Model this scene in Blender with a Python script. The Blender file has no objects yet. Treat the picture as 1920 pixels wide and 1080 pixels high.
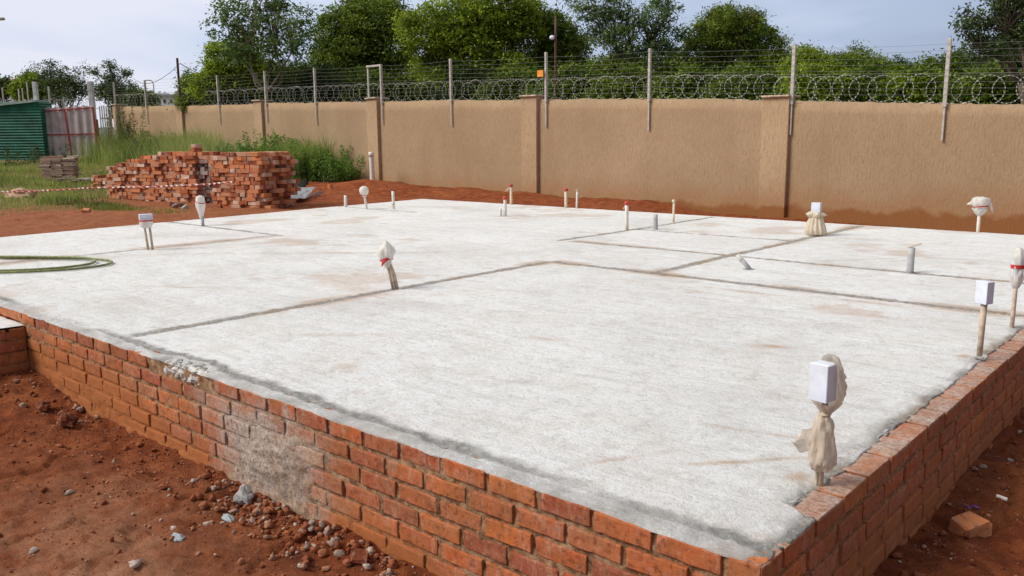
import bpy, math, random
import numpy as np
from mathutils import Vector, Matrix, noise as mnoise

rng = np.random.default_rng(7)
random.seed(7)
sc = bpy.context.scene
COL = sc.collection

# ------------------------------------------------------------------ camera
F = 1596.169
CP = np.array([0.93462, -2.12613, 1.165])
PIT, YAW, ROL = 0.174574961, -0.724698553, -0.00790844516
_fw = np.array([math.sin(YAW)*math.cos(PIT), math.cos(YAW)*math.cos(PIT), -math.sin(PIT)])
_r = np.array([math.cos(YAW), -math.sin(YAW), 0.0]); _u = np.cross(_r, _fw)
_rt = math.cos(ROL)*_r + math.sin(ROL)*_u
_up = -math.sin(ROL)*_r + math.cos(ROL)*_u
cam_d = bpy.data.cameras.new('camera'); cam = bpy.data.objects.new('camera', cam_d); COL.objects.link(cam)
M = Matrix(((_rt[0], _up[0], -_fw[0], CP[0]), (_rt[1], _up[1], -_fw[1], CP[1]), (_rt[2], _up[2], -_fw[2], CP[2]), (0, 0, 0, 1)))
cam.matrix_world = M
cam_d.sensor_width = 36; cam_d.lens = 36*F/1920
cam_d.clip_start = 0.05; cam_d.clip_end = 3000
sc.camera = cam

# ------------------------------------------------------------------ light and sky
SUN_EL, SUN_AZ = math.radians(43), math.atan2(-0.85, -0.60)     # direction towards the sun, in the xy plane
sd = Vector((math.cos(SUN_EL)*math.cos(SUN_AZ), math.cos(SUN_EL)*math.sin(SUN_AZ), math.sin(SUN_EL)))
sun_d = bpy.data.lights.new('sun', 'SUN'); sun_d.energy = 2.7; sun_d.angle = math.radians(28); sun_d.color = (1.0, 0.955, 0.89)
sun = bpy.data.objects.new('sun', sun_d); COL.objects.link(sun)
sun.rotation_euler = sd.to_track_quat('Z', 'Y').to_euler()

w = bpy.data.worlds.new('World'); sc.world = w; w.use_nodes = True
nt = w.node_tree; nt.nodes.clear()
def N(nt, t, **k):
    n = nt.nodes.new(t)
    for a, v in k.items():
        if a.startswith('i_'):
            n.inputs[a[2:].replace('_', ' ')].default_value = v
        else: setattr(n, a, v)
    return n
def ramp(nt, fac, stops, interp='LINEAR'):
    n = nt.nodes.new('ShaderNodeValToRGB'); cr = n.color_ramp; cr.interpolation = interp
    while len(cr.elements) > 1: cr.elements.remove(cr.elements[-1])
    cr.elements[0].position = stops[0][0]; cr.elements[0].color = (*stops[0][1], 1)
    for p, c in stops[1:]:
        e = cr.elements.new(p); e.color = (*c, 1)
    nt.links.new(fac, n.inputs[0]); return n.outputs[0]
def mixc(nt, fac, a, b, blend='MIX'):
    n = nt.nodes.new('ShaderNodeMix'); n.data_type = 'RGBA'; n.blend_type = blend
    for s, v in ((n.inputs[0], fac), (n.inputs[6], a), (n.inputs[7], b)):
        if hasattr(v, 'node'): nt.links.new(v, s)
        elif isinstance(v, (int, float)): s.default_value = v
        else: s.default_value = (*v, 1)
    return n.outputs[2]
def math_(nt, op, a, b=0.0, c=None, clamp=False):
    n = nt.nodes.new('ShaderNodeMath'); n.operation = op; n.use_clamp = clamp
    for s, v in zip(n.inputs, (a, b, c)):
        if v is None: continue
        if hasattr(v, 'node'): nt.links.new(v, s)
        else: s.default_value = v
    return n.outputs[0]
g3 = lambda v: (v, v, v)
tc = N(nt, 'ShaderNodeTexCoord')
sky = N(nt, 'ShaderNodeTexSky', sky_type='NISHITA', sun_disc=False)
sky.sun_elevation = SUN_EL; sky.sun_rotation = math.pi/2 - SUN_AZ
sky.air_density = 1.0; sky.dust_density = 2.0
vd = N(nt, 'ShaderNodeVectorMath', operation='DOT_PRODUCT'); nt.links.new(tc.outputs['Generated'], vd.inputs[0])
lv = Vector((-0.93, 0.30, 0.22)).normalized(); vd.inputs[1].default_value = lv       # the bright part of the overcast
mp = N(nt, 'ShaderNodeMapping'); mp.inputs['Scale'].default_value = (1, 1, 3.2); nt.links.new(tc.outputs['Generated'], mp.inputs[0])
nz = N(nt, 'ShaderNodeTexNoise'); nz.inputs['Scale'].default_value = 2.2; nz.inputs['Detail'].default_value = 5; nz.inputs['Roughness'].default_value = 0.5; nz.inputs['Distortion'].default_value = 0.3
nt.links.new(mp.outputs[0], nz.inputs['Vector'])
f = math_(nt, 'MULTIPLY_ADD', math_(nt, 'SUBTRACT', nz.outputs['Fac'], 0.5), 0.95, vd.outputs['Value'])
cl = ramp(nt, f, [(0.0, (2.3, 2.72, 3.75)), (0.42, (2.4, 2.85, 3.95)), (0.70, (3.5, 4.15, 5.5)), (0.88, (4.9, 5.5, 6.9)), (1.0, (6.2, 6.4, 7.3))])
sx = N(nt, 'ShaderNodeSeparateXYZ'); nt.links.new(tc.outputs['Generated'], sx.inputs[0])
ze = math_(nt, 'MULTIPLY_ADD', math_(nt, 'MAXIMUM', math_(nt, 'SUBTRACT', sx.outputs['Z'], 0.22), 0.0), 1.3, 1.0)
cz = N(nt, 'ShaderNodeVectorMath', operation='SCALE'); nt.links.new(cl, cz.inputs[0]); nt.links.new(ze, cz.inputs['Scale'])
zen = ramp(nt, sx.outputs['Z'], [(0.24, g3(0)), (0.55, g3(1))])
zc = ramp(nt, vd.outputs['Value'], [(0.0, (3.5, 3.6, 3.9)), (0.35, (4.6, 4.65, 4.75)), (0.8, (6.6, 6.55, 6.4))])
czz = mixc(nt, zen, cz.outputs[0], zc)
skm = mixc(nt, 0.93, sky.outputs[0], czz)
bg = N(nt, 'ShaderNodeBackground'); bg.inputs['Strength'].default_value = 0.10; nt.links.new(skm, bg.inputs[0])
wo = N(nt, 'ShaderNodeOutputWorld'); nt.links.new(bg.outputs[0], wo.inputs[0])
sc.view_settings.view_transform = 'Standard'; sc.view_settings.look = 'None'
sc.view_settings.exposure = 0.40; sc.view_settings.gamma = 1.0

# ------------------------------------------------------------------ helpers
def ray(x, y): return _fw*F + _rt*(x-960) - _up*(y-540)
def G(x, y, z=0.0):
    d = ray(x, y); return CP + d*((z-CP[2])/d[2])
def onY(x, y, Y):
    d = ray(x, y); return CP + d*((Y-CP[1])/d[1])
def atD(x, y, D): return CP + ray(x, y)*(D/F)

def hash2(ix, iy, s):
    h = (ix.astype(np.int64)*374761393 + iy.astype(np.int64)*668265263 + s*982451653) & 0xffffffff
    h = ((h ^ (h >> 13))*1274126177) & 0xffffffff
    return ((h ^ (h >> 16)) & 0xffff)/65535.0
def vnoise(x, y, s=0):
    x = np.asarray(x, float); y = np.asarray(y, float)
    ix = np.floor(x); iy = np.floor(y); fx = x-ix; fy = y-iy
    ux = fx*fx*(3-2*fx); uy = fy*fy*(3-2*fy)
    a = hash2(ix, iy, s); b = hash2(ix+1, iy, s); c = hash2(ix, iy+1, s); d = hash2(ix+1, iy+1, s)
    return (a*(1-ux)+b*ux)*(1-uy)+(c*(1-ux)+d*ux)*uy - 0.5
def fbm(x, y, sc_=1.0, o=4, s=0, g=0.5):
    v = 0; a = 1.0
    for i in range(o):
        v = v + a*vnoise(np.asarray(x)*sc_ + 17.3*i, np.asarray(y)*sc_ - 9.1*i, s+i); sc_ *= 2.03; a *= g
    return v
def sstep(a, b, x):
    t = np.clip((np.asarray(x, float)-a)/(b-a), 0, 1); return t*t*(3-2*t)

def tag(o, label=None, cat=None, group=None, kind=None):
    if label: o['label'] = label
    if cat: o['category'] = cat
    if group: o['group'] = group
    if kind: o['kind'] = kind
    return o
def empty(name, loc=(0, 0, 0), rz=0, **k):
    o = bpy.data.objects.new(name, None); COL.objects.link(o); o.location = loc; o.rotation_euler = (0, 0, rz)
    o.empty_display_size = 0.1
    return tag(o, **k)
def mesh_np(name, V, Fc, mat, parent=None, smooth=False, attrs=None, **k):
    """V (n,3) array, Fc (m,q) array of one polygon size or a list of such arrays"""
    me = bpy.data.meshes.new(name)
    V = np.asarray(V, np.float32)
    Fl = Fc if isinstance(Fc, list) else [Fc]
    Fl = [np.asarray(a, np.int32) for a in Fl if len(a)]
    me.vertices.add(len(V)); me.vertices.foreach_set('co', V.ravel())
    li = np.concatenate([a.ravel() for a in Fl]); cnt = np.concatenate([np.full(len(a), a.shape[1], np.int32) for a in Fl])
    st = np.concatenate([[0], np.cumsum(cnt)[:-1]]).astype(np.int32)
    me.loops.add(len(li)); me.loops.foreach_set('vertex_index', li)
    me.polygons.add(len(cnt)); me.polygons.foreach_set('loop_start', st); me.polygons.foreach_set('loop_total', cnt)
    if smooth: me.polygons.foreach_set('use_smooth', np.ones(len(cnt), bool))
    for an, (dom, arr) in (attrs or {}).items():
        at = me.attributes.new(an, 'FLOAT', dom); at.data.foreach_set('value', np.asarray(arr, np.float32))
    me.update(); me.validate()
    if mat: me.materials.append(mat)
    o = bpy.data.objects.new(name, me); COL.objects.link(o)
    if parent: o.parent = parent
    return tag(o, **k)

class MB:
    def __init__(s): s.v = []; s.f = []; s.t = []; s.n = 0; s.cur = 0.5
    def add(s, V, Fc, tint=None):
        V = np.asarray(V, float); s.v.append(V)
        for f in Fc: s.f.append([i+s.n for i in f]); s.t.append(s.cur if tint is None else tint)
        s.n += len(V)
    def box(s, c, sz, rz=0, ch=0.0, jit=0.0, R=None, tint=None):
        V, Fc = cbox(sz, ch)
        if jit: V = V + rng.normal(0, jit, V.shape)
        if R is None:
            R = np.array([[math.cos(rz), -math.sin(rz), 0], [math.sin(rz), math.cos(rz), 0], [0, 0, 1]])
        s.add(V@np.asarray(R).T + np.asarray(c), Fc, tint)
    def tube(s, pts, r, n=8, caps=True, tint=None):
        pts = [np.asarray(p, float) for p in pts]; k = len(pts)
        rs = r if hasattr(r, '__len__') else [r]*k
        V = []; prev = None
        for i, p in enumerate(pts):
            t = pts[min(i+1, k-1)] - pts[max(i-1, 0)]; t = t/(np.linalg.norm(t)+1e-9)
            if prev is None:
                a = np.array([0, 0, 1.0]) if abs(t[2]) < .9 else np.array([1.0, 0, 0])
                u = np.cross(a, t)
            else: u = prev - t*(prev@t)
            u = u/(np.linalg.norm(u)+1e-9); prev = u; q = np.cross(t, u)
            for j in range(n):
                a = 2*math.pi*j/n; V.append(p + rs[i]*(math.cos(a)*u + math.sin(a)*q))
        Fc = [[i*n+j, i*n+(j+1) % n, (i+1)*n+(j+1) % n, (i+1)*n+j] for i in range(k-1) for j in range(n)]
        if caps: Fc += [list(range(n))[::-1], [(k-1)*n+j for j in range(n)]]
        s.add(V, Fc, tint)
    def build(s, name, mat, parent=None, smooth=False, **k):
        me = bpy.data.meshes.new(name); V = np.concatenate(s.v)
        me.from_pydata(V.tolist(), [], s.f); me.update()
        at = me.attributes.new('tint', 'FLOAT', 'FACE'); at.data.foreach_set('value', np.asarray(s.t, np.float32))
        if smooth: me.polygons.foreach_set('use_smooth', np.ones(len(s.f), bool))
        if mat: me.materials.append(mat)
        o = bpy.data.objects.new(name, me); COL.objects.link(o)
        if parent: o.parent = parent
        return tag(o, **k)
def cbox(sz, ch):
    hx, hy, hz = [a/2 for a in sz]
    if ch <= 0:
        V = [(x*hx, y*hy, z*hz) for x in (-1, 1) for y in (-1, 1) for z in (-1, 1)]
        return np.array(V), [[0, 1, 3, 2], [4, 6, 7, 5], [0, 4, 5, 1], [2, 3, 7, 6], [0, 2, 6, 4], [1, 5, 7, 3]]
    V = []; idx = {}
    for x in (-1, 1):
        for y in (-1, 1):
            for z in (-1, 1):
                for a in range(3):
                    p = [x*hx, y*hy, z*hz]
                    for b in range(3):
                        if b != a: p[b] -= (x, y, z)[b]*ch
                    idx[(x, y, z, a)] = len(V); V.append(p)
    V = np.array(V); Fc = []
    def quad(a): Fc.append(a)
    for a in range(3):
        b, c = [(1, 2), (0, 2), (0, 1)][a]
        for s in (-1, 1):
            q = []
            for (sb, sc2) in ((-1, -1), (1, -1), (1, 1), (-1, 1)):
                k = [0, 0, 0]; k[a] = s; k[b] = sb; k[c] = sc2; q.append(idx[(*k, a)])
            Fc.append(q)
    for a in range(3):            # edges along axis a
        b, c = [(1, 2), (0, 2), (0, 1)][a]
        for sb in (-1, 1):
            for sc2 in (-1, 1):
                k0 = [0, 0, 0]; k0[a] = -1; k0[b] = sb; k0[c] = sc2; k1 = list(k0); k1[a] = 1
                Fc.append([idx[(*k0, b)], idx[(*k1, b)], idx[(*k1, c)], idx[(*k0, c)]])
    for x in (-1, 1):
        for y in (-1, 1):
            for z in (-1, 1): Fc.append([idx[(x, y, z, a)] for a in range(3)])
    out = []
    for f in Fc:                  # outward winding
        P = V[f]; n = np.cross(P[1]-P[0], P[2]-P[0])
        out.append(f if n@P.mean(0) > 0 else f[::-1])
    return V, out

_wb = 0
def wbox(lx, ly, lz, coarse=False):
    """a worn brick: gridded box with unevenly rounded edges"""
    global _wb
    _wb += 1
    nx, ny, nz_ = (4, 2, 2) if coarse else (16, 4, 6)
    V = []; Fc = []; key = {}
    def vid(i, j, k):
        t = (i, j, k)
        if t not in key: key[t] = len(V); V.append((i/nx-.5, j/ny-.5, k/nz_-.5))
        return key[t]
    for i in range(nx):
        for j in range(ny):
            Fc.append([vid(i, j, 0), vid(i, j+1, 0), vid(i+1, j+1, 0), vid(i+1, j, 0)]); Fc.append([vid(i, j, nz_), vid(i+1, j, nz_), vid(i+1, j+1, nz_), vid(i, j+1, nz_)])
    for i in range(nx):
        for k in range(nz_):
            Fc.append([vid(i, 0, k), vid(i+1, 0, k), vid(i+1, 0, k+1), vid(i, 0, k+1)]); Fc.append([vid(i, ny, k), vid(i, ny, k+1), vid(i+1, ny, k+1), vid(i+1, ny, k)])
    for j in range(ny):
        for k in range(nz_):
            Fc.append([vid(0, j, k), vid(0, j, k+1), vid(0, j+1, k+1), vid(0, j+1, k)]); Fc.append([vid(nx, j, k), vid(nx, j+1, k), vid(nx, j+1, k+1), vid(nx, j, k+1)])
    H = np.array([lx, ly, lz])/2; P = np.array(V)*2
    # pull the outer rows close to the edges
    P = np.sign(P)*(1-(1-np.abs(P))**1.6); P = P*H
    nn = fbm(P[:, 0]*1.0+_wb*3.7, P[:, 2]+P[:, 1]*.8, 28, 3, _wb, .6)
    r = np.clip(.006+.013*np.maximum(nn, 0), .004, .013)[:, None]
    inner = np.clip(P, -(H-r), H-r); d = P-inner; L = np.linalg.norm(d, axis=1, keepdims=True)
    P = inner+d/np.maximum(L, 1e-6)*np.minimum(L, r)
    P = P + (.0016*fbm(P[:, 0]+_wb*1.3, P[:, 2]-P[:, 1], 40, 3, 9)[:, None])*np.sign(P)
    return P, Fc
# ------------------------------------------------------------------ materials
def mat_new(name, rough=0.8, spec=0.3):
    m = bpy.data.materials.new(name); m.use_nodes = True
    b = m.node_tree.nodes['Principled BSDF']; b.inputs['Roughness'].default_value = rough
    b.inputs['Specular IOR Level'].default_value = spec
    return m, m.node_tree, b
def ocoord(nt, scale=(1, 1, 1), rot=(0, 0, 0)):
    t = N(nt, 'ShaderNodeTexCoord'); mp = N(nt, 'ShaderNodeMapping')
    mp.inputs['Scale'].default_value = scale; mp.inputs['Rotation'].default_value = rot
    nt.links.new(t.outputs['Object'], mp.inputs[0]); return mp.outputs[0]
def noise(nt, vec, scale, detail=4, rough=0.55, dist=0.0):
    n = N(nt, 'ShaderNodeTexNoise'); n.inputs['Scale'].default_value = scale; n.inputs['Detail'].default_value = detail
    n.inputs['Roughness'].default_value = rough; n.inputs['Distortion'].default_value = dist
    nt.links.new(vec, n.inputs['Vector']); return n.outputs['Fac']
def attr(nt, name):
    n = N(nt, 'ShaderNodeAttribute', attribute_name=name); return n.outputs['Fac']
def bump(nt, b, h, dist, strength=1.0):
    n = N(nt, 'ShaderNodeBump'); n.inputs['Distance'].default_value = dist; n.inputs['Strength'].default_value = strength
    nt.links.new(h, n.inputs['Height']); nt.links.new(n.outputs[0], b.inputs['Normal'])
def simple(name, c, rough=0.6, var=0.12, sc_=8.0, spec=0.3, metal=0.0, bmp=0.0):
    m, nt, b = mat_new(name, rough, spec)
    n = noise(nt, ocoord(nt), sc_, 4)
    lo = tuple(max(0, x*(1-var*1.6)) for x in c); hi = tuple(min(1, x*(1+var*1.2)) for x in c)
    nt.links.new(ramp(nt, n, [(0.3, lo), (0.7, hi)]), b.inputs['Base Color']); b.inputs['Metallic'].default_value = metal
    if bmp: bump(nt, b, n, bmp)
    return m

# slab: floated white cement, with rough grey screed lines and rusty stains (vertex attributes)
def m_slab():
    m, nt, b = mat_new('floated_concrete', 0.85, 0.2)
    v = ocoord(nt)
    big = noise(nt, v, 0.7, 5, 0.6, 0.6)
    vs = ocoord(nt, (0.9, 9.0, 1), (0, 0, math.radians(-41)))
    st = noise(nt, vs, 1.1, 5, 0.65, 1.2)
    vs2 = ocoord(nt, (9.0, 1.1, 1), (0, 0, math.radians(-22)))
    st2 = noise(nt, vs2, 1.6, 4, 0.6, 1.5)
    sel = ramp(nt, noise(nt, v, 0.33, 2, 0.5, 0.8), [(0.46, g3(0)), (0.56, g3(1))])
    vs3 = ocoord(nt, (1.0, 8.0, 1), (0, 0, math.radians(35))); st3 = noise(nt, vs3, 1.1, 6, 0.72, 1.6)
    vs4 = ocoord(nt, (1.2, 6.0, 1), (0, 0, math.radians(-62))); st4 = noise(nt, vs4, 1.0, 6, 0.72, 2.0)
    trow = mixc(nt, sel, st3, st4)
    fine = noise(nt, v, 46, 6, 0.8)
    grit = noise(nt, v, 130, 4, 0.8)
    c = ramp(nt, big, [(0.28, (0.60, 0.585, 0.56)), (0.5, (0.76, 0.755, 0.74)), (0.72, (0.83, 0.83, 0.82))])
    c = mixc(nt, math_(nt, 'MULTIPLY', ramp(nt, st, [(0.52, g3(0)), (0.68, g3(1))]), 0.40), c, (0.50, 0.455, 0.40))
    c = mixc(nt, math_(nt, 'MULTIPLY', ramp(nt, st2, [(0.5, g3(0)), (0.68, g3(1))]), 0.5), c, (0.78, 0.775, 0.75))
    c = mixc(nt, math_(nt, 'MULTIPLY', ramp(nt, trow, [(0.34, g3(1)), (0.46, g3(0))]), 0.30), c, (0.52, 0.49, 0.45))
    c = mixc(nt, math_(nt, 'MULTIPLY', ramp(nt, trow, [(0.55, g3(0)), (0.66, g3(1))]), 0.55), c, (0.85, 0.855, 0.85))
    # sweeping arcs of the float, swung from three standing places
    for (ax_, ay_, fr_) in ((1.2, -2.2, 5.5), (-9.0, -1.5, 4.0), (-4.0, 12.5, 4.5)):
        d_ = N(nt, 'ShaderNodeVectorMath', operation='SUBTRACT'); nt.links.new(v, d_.inputs[0]); d_.inputs[1].default_value = (ax_, ay_, 0)
        ln_ = N(nt, 'ShaderNodeVectorMath', operation='LENGTH'); nt.links.new(d_.outputs[0], ln_.inputs[0])
        s_ = N(nt, 'ShaderNodeSeparateXYZ'); nt.links.new(d_.outputs[0], s_.inputs[0]); an_ = math_(nt, 'ARCTAN2', s_.outputs['Y'], s_.outputs['X'])
        cb = N(nt, 'ShaderNodeCombineXYZ'); nt.links.new(math_(nt, 'MULTIPLY', ln_.outputs['Value'], fr_), cb.inputs[0]); nt.links.new(math_(nt, 'MULTIPLY', an_, 3.0), cb.inputs[1])
        an2 = noise(nt, cb.outputs[0], 1.6, 7, 0.75, 0.5)
        c = mixc(nt, math_(nt, 'MULTIPLY', ramp(nt, an2, [(0.33, g3(1)), (0.45, g3(0))]), 0.22), c, (0.50, 0.465, 0.42))
        c = mixc(nt, math_(nt, 'MULTIPLY', ramp(nt, an2, [(0.56, g3(0)), (0.66, g3(1))]), 0.35), c, (0.86, 0.86, 0.85))
    warm = noise(nt, v, 1.7, 5, 0.65, 1.0)
    c = mixc(nt, math_(nt, 'MULTIPLY', ramp(nt, warm, [(0.50, g3(0)), (0.72, g3(1))]), 0.36), c, (0.62, 0.52, 0.44))
    med = noise(nt, v, 14, 6, 0.75, 0.5)
    c = mixc(nt, math_(nt, 'MULTIPLY', ramp(nt, med, [(0.34, g3(1)), (0.50, g3(0))]), 0.45), c, (0.47, 0.44, 0.40))
    c = mixc(nt, math_(nt, 'MULTIPLY', ramp(nt, fine, [(0.34, g3(1)), (0.47, g3(0))]), 0.65), c, (0.42, 0.395, 0.37))
    c = mixc(nt, math_(nt, 'MULTIPLY', ramp(nt, grit, [(0.32, g3(1)), (0.42, g3(0))]), 0.75), c, (0.20, 0.18, 0.165))
    sa = attr(nt, 'stain')
    c = mixc(nt, math_(nt, 'MULTIPLY', sa, 0.8), c, (0.43, 0.26, 0.14))
    lf = noise(nt, v, 40, 7, 0.82)
    sy2 = N(nt, 'ShaderNodeSeparateXYZ'); nt.links.new(v, sy2.inputs[0])
    lc = mixc(nt, math_(nt, 'MULTIPLY', ramp(nt, noise(nt, v, 2.2, 3), [(0.4, g3(0)), (0.65, g3(1))]), ramp(nt, sy2.outputs['Y'], [(0.22, g3(0)), (0.4, g3(1))])), ramp(nt, lf, [(0.3, (0.13, 0.12, 0.11)), (0.5, (0.30, 0.285, 0.265)), (0.66, (0.60, 0.575, 0.545))]), ramp(nt, lf, [(0.3, (0.16, 0.105, 0.06)), (0.5, (0.34, 0.25, 0.165)), (0.66, (0.52, 0.43, 0.33))]))
    strip = attr(nt, 'strip')
    sm = ramp(nt, math_(nt, 'ADD', strip, math_(nt, 'MULTIPLY', math_(nt, 'ADD', math_(nt, 'SUBTRACT', lf, 0.5), math_(nt, 'SUBTRACT', noise(nt, v, 5, 4, 0.6), 0.5)), 1.5)), [(0.12, g3(0)), (0.85, g3(0.93))])
    c = mixc(nt, sm, c, lc)
    nt.links.new(c, b.inputs['Base Color'])
    h = math_(nt, 'ADD', math_(nt, 'MULTIPLY', fine, 0.6), math_(nt, 'ADD', math_(nt, 'MULTIPLY', grit, 0.5), math_(nt, 'MULTIPLY', st, 0.4)))
    h = math_(nt, 'ADD', h, math_(nt, 'MULTIPLY', math_(nt, 'MULTIPLY', lf, strip), 1.5))
    bump(nt, b, math_(nt, 'ADD', math_(nt, 'MULTIPLY_ADD', trow, 0.5, h), med), 0.010, 1.0)
    return m
def brick_color(nt, v):
    t = attr(nt, 'tint')
    c = ramp(nt, t, [(0.0, (0.25, 0.062, 0.030)), (0.2, (0.36, 0.088, 0.036)), (0.42, (0.46, 0.115, 0.034)), (0.62, (0.53, 0.155, 0.042)), (0.8, (0.40, 0.125, 0.065)), (0.93, (0.50, 0.23, 0.12)), (1.0, (0.62, 0.38, 0.22))])
    n = noise(nt, v, 7, 6, 0.7, 0.8)
    c = mixc(nt, math_(nt, 'MULTIPLY', ramp(nt, n, [(0.42, g3(0)), (0.62, g3(1))]), 0.62), c, (0.42, 0.18, 0.105))
    nb_ = noise(nt, ocoord(nt, (1, 1, .35)), 26, 5, 0.7, 0.4)
    c = mixc(nt, math_(nt, 'MULTIPLY', ramp(nt, nb_, [(0.53, g3(0)), (0.68, g3(1))]), 0.5), c, (0.55, 0.36, 0.26))
    n3 = noise(nt, v, 4.0, 5, 0.7, 0.6)
    c = mixc(nt, math_(nt, 'MULTIPLY', ramp(nt, n3, [(0.46, g3(0)), (0.60, g3(1))]), 0.62), c, (0.26, 0.10, 0.036))
    nd = noise(nt, v, 2.4, 5, 0.7, 0.4)
    c = mixc(nt, math_(nt, 'MULTIPLY', ramp(nt, nd, [(0.44, g3(0)), (0.62, g3(1))]), 0.45), c, (0.34, 0.13, 0.05))
    ns = noise(nt, v, 75, 4, 0.8)
    c = mixc(nt, math_(nt, 'MULTIPLY', ramp(nt, ns, [(0.60, g3(0)), (0.70, g3(1))]), 0.55), c, (0.55, 0.37, 0.26))
    n2 = noise(nt, v, 42, 6, 0.75)
    c = mixc(nt, math_(nt, 'MULTIPLY', ramp(nt, n2, [(0.36, g3(1)), (0.49, g3(0))]), 0.72), c, (0.13, 0.038, 0.016))
    return c, n, n2
def m_plinth_brick(mortar=False):
    m, nt, b = mat_new('mortar' if mortar else 'plinth_brick', 0.88, 0.2)
    v = ocoord(nt)
    if mortar:
        n = noise(nt, v, 22, 6, 0.7); n2 = noise(nt, v, 90, 4, 0.7)
        c = ramp(nt, n, [(0.30, (0.05, 0.022, 0.010)), (0.44, (0.20, 0.105, 0.05)), (0.62, (0.40, 0.25, 0.14))])
    else: c, n, n2 = brick_color(nt, v)
    # cement splash and lime bloom
    sp = attr(nt, 'splash'); sn = noise(nt, v, 6, 6, 0.65, 0.4)
    sf = ramp(nt, math_(nt, 'ADD', sp, math_(nt, 'MULTIPLY', math_(nt, 'SUBTRACT', sn, 0.5), 1.5)), [(0.30, g3(0)), (0.95, g3(0.92))])
    c = mixc(nt, sf, c, ramp(nt, noise(nt, v, 55, 6, 0.82), [(0.34, (0.10, 0.06, 0.04)), (0.47, (0.33, 0.265, 0.215)), (0.64, (0.55, 0.475, 0.41))]))
    # red mud washed up the wall foot, and painted shade on the right face
    md = attr(nt, 'mud_shade'); mn = noise(nt, v, 4.5, 5, 0.6, 0.5)
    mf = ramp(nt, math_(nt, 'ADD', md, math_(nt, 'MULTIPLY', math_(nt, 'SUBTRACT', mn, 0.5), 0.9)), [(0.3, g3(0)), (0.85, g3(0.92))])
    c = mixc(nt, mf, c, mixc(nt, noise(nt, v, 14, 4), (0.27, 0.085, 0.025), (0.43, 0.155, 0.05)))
    nt.links.new(c, b.inputs['Base Color'])
    bump(nt, b, math_(nt, 'ADD', math_(nt, 'MULTIPLY', n2, 0.6), n), 0.006 if not mortar else 0.010, 0.9)
    return m
def m_stack_brick(name, dark=False):
    m, nt, b = mat_new(name, 0.9, 0.2)
    v = ocoord(nt, (1, 1, 1))
    oi = N(nt, 'ShaderNodeObjectInfo')
    va = N(nt, 'ShaderNodeVectorMath', operation='ADD'); nt.links.new(v, va.inputs[0])
    cx = N(nt, 'ShaderNodeCombineXYZ'); nt.links.new(math_(nt, 'MULTIPLY', oi.outputs['Random'], 40.0), cx.inputs[0]); nt.links.new(cx.outputs[0], va.inputs[1])
    v = va.outputs[0]
    t = math_(nt, 'FRACT', math_(nt, 'ADD', math_(nt, 'MULTIPLY', oi.outputs['Random'], 7.0), attr(nt, 'tint')))
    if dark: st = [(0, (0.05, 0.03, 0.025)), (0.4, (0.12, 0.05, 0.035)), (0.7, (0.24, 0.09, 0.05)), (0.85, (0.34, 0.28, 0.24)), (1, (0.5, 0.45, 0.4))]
    else: st = [(0.0, (0.17, 0.045, 0.022)), (0.22, (0.40, 0.11, 0.04)), (0.55, (0.60, 0.22, 0.08)), (0.75, (0.52, 0.20, 0.10)), (0.87, (0.45, 0.27, 0.18)), (1.0, (0.68, 0.50, 0.37))]
    c = ramp(nt, t, st)
    n = noise(nt, v, 11, 4, 0.6)
    c = mixc(nt, math_(nt, 'MULTIPLY', ramp(nt, n, [(0.48, g3(0)), (0.62, g3(1))]), 0.6), c, (0.43, 0.27, 0.19) if not dark else (0.33, 0.29, 0.25))
    n2 = noise(nt, v, 30, 4, 0.7)
    c = mixc(nt, math_(nt, 'MULTIPLY', ramp(nt, n2, [(0.30, g3(1)), (0.44, g3(0))]), 0.7), c, (0.09, 0.04, 0.03))
    nt.links.new(c, b.inputs['Base Color']); bump(nt, b, n2, 0.006)
    return m
def m_soil():
    m, nt, b = mat_new('red_earth', 0.95, 0.15)
    v = ocoord(nt)
    big = noise(nt, v, 0.9, 5, 0.6, 0.4); mid = noise(nt, v, 7, 6, 0.65, 0.3); fine = noise(nt, v, 60, 7, 0.82)
    c = ramp(nt, mid, [(0.30, (0.12, 0.026, 0.009)), (0.46, (0.225, 0.054, 0.017)), (0.60, (0.33, 0.088, 0.028)), (0.74, (0.42, 0.150, 0.060))])
    c = mixc(nt, math_(nt, 'MULTIPLY', ramp(nt, big, [(0.45, g3(0)), (0.68, g3(1))]), 0.4), c, (0.35, 0.125, 0.048))
    pal = attr(nt, 'pale')
    c = mixc(nt, math_(nt, 'MULTIPLY', pal, ramp(nt, noise(nt, v, 5, 6, 0.7), [(0.35, g3(0.1)), (0.62, g3(1))])), c, (0.48, 0.235, 0.13))
    sd_ = attr(nt, 'sandy'); c = mixc(nt, math_(nt, 'MULTIPLY', sd_, 0.6), c, mixc(nt, mid, (0.27, 0.085, 0.035), (0.47, 0.21, 0.105)))
    gr = attr(nt, 'grassy'); c = mixc(nt, gr, c, mixc(nt, fine, (0.10, 0.11, 0.03), (0.22, 0.19, 0.07)))
    c = mixc(nt, math_(nt, 'MULTIPLY', ramp(nt, fine, [(0.34, g3(1)), (0.48, g3(0))]), 0.6), c, (0.10, 0.028, 0.012))
    c = mixc(nt, math_(nt, 'MULTIPLY', ramp(nt, fine, [(0.56, g3(0)), (0.68, g3(1))]), 0.35), c, (0.50, 0.26, 0.15))
    c = mixc(nt, math_(nt, 'MULTIPLY', ramp(nt, noise(nt, v, 120, 3, 0.7), [(0.66, g3(0)), (0.74, g3(1))]), 0.6), c, (0.48, 0.29, 0.19))
    nt.links.new(c, b.inputs['Base Color'])
    bump(nt, b, math_(nt, 'ADD', math_(nt, 'MULTIPLY', fine, 0.7), mid), 0.034, 1.0)
    return m
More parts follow.
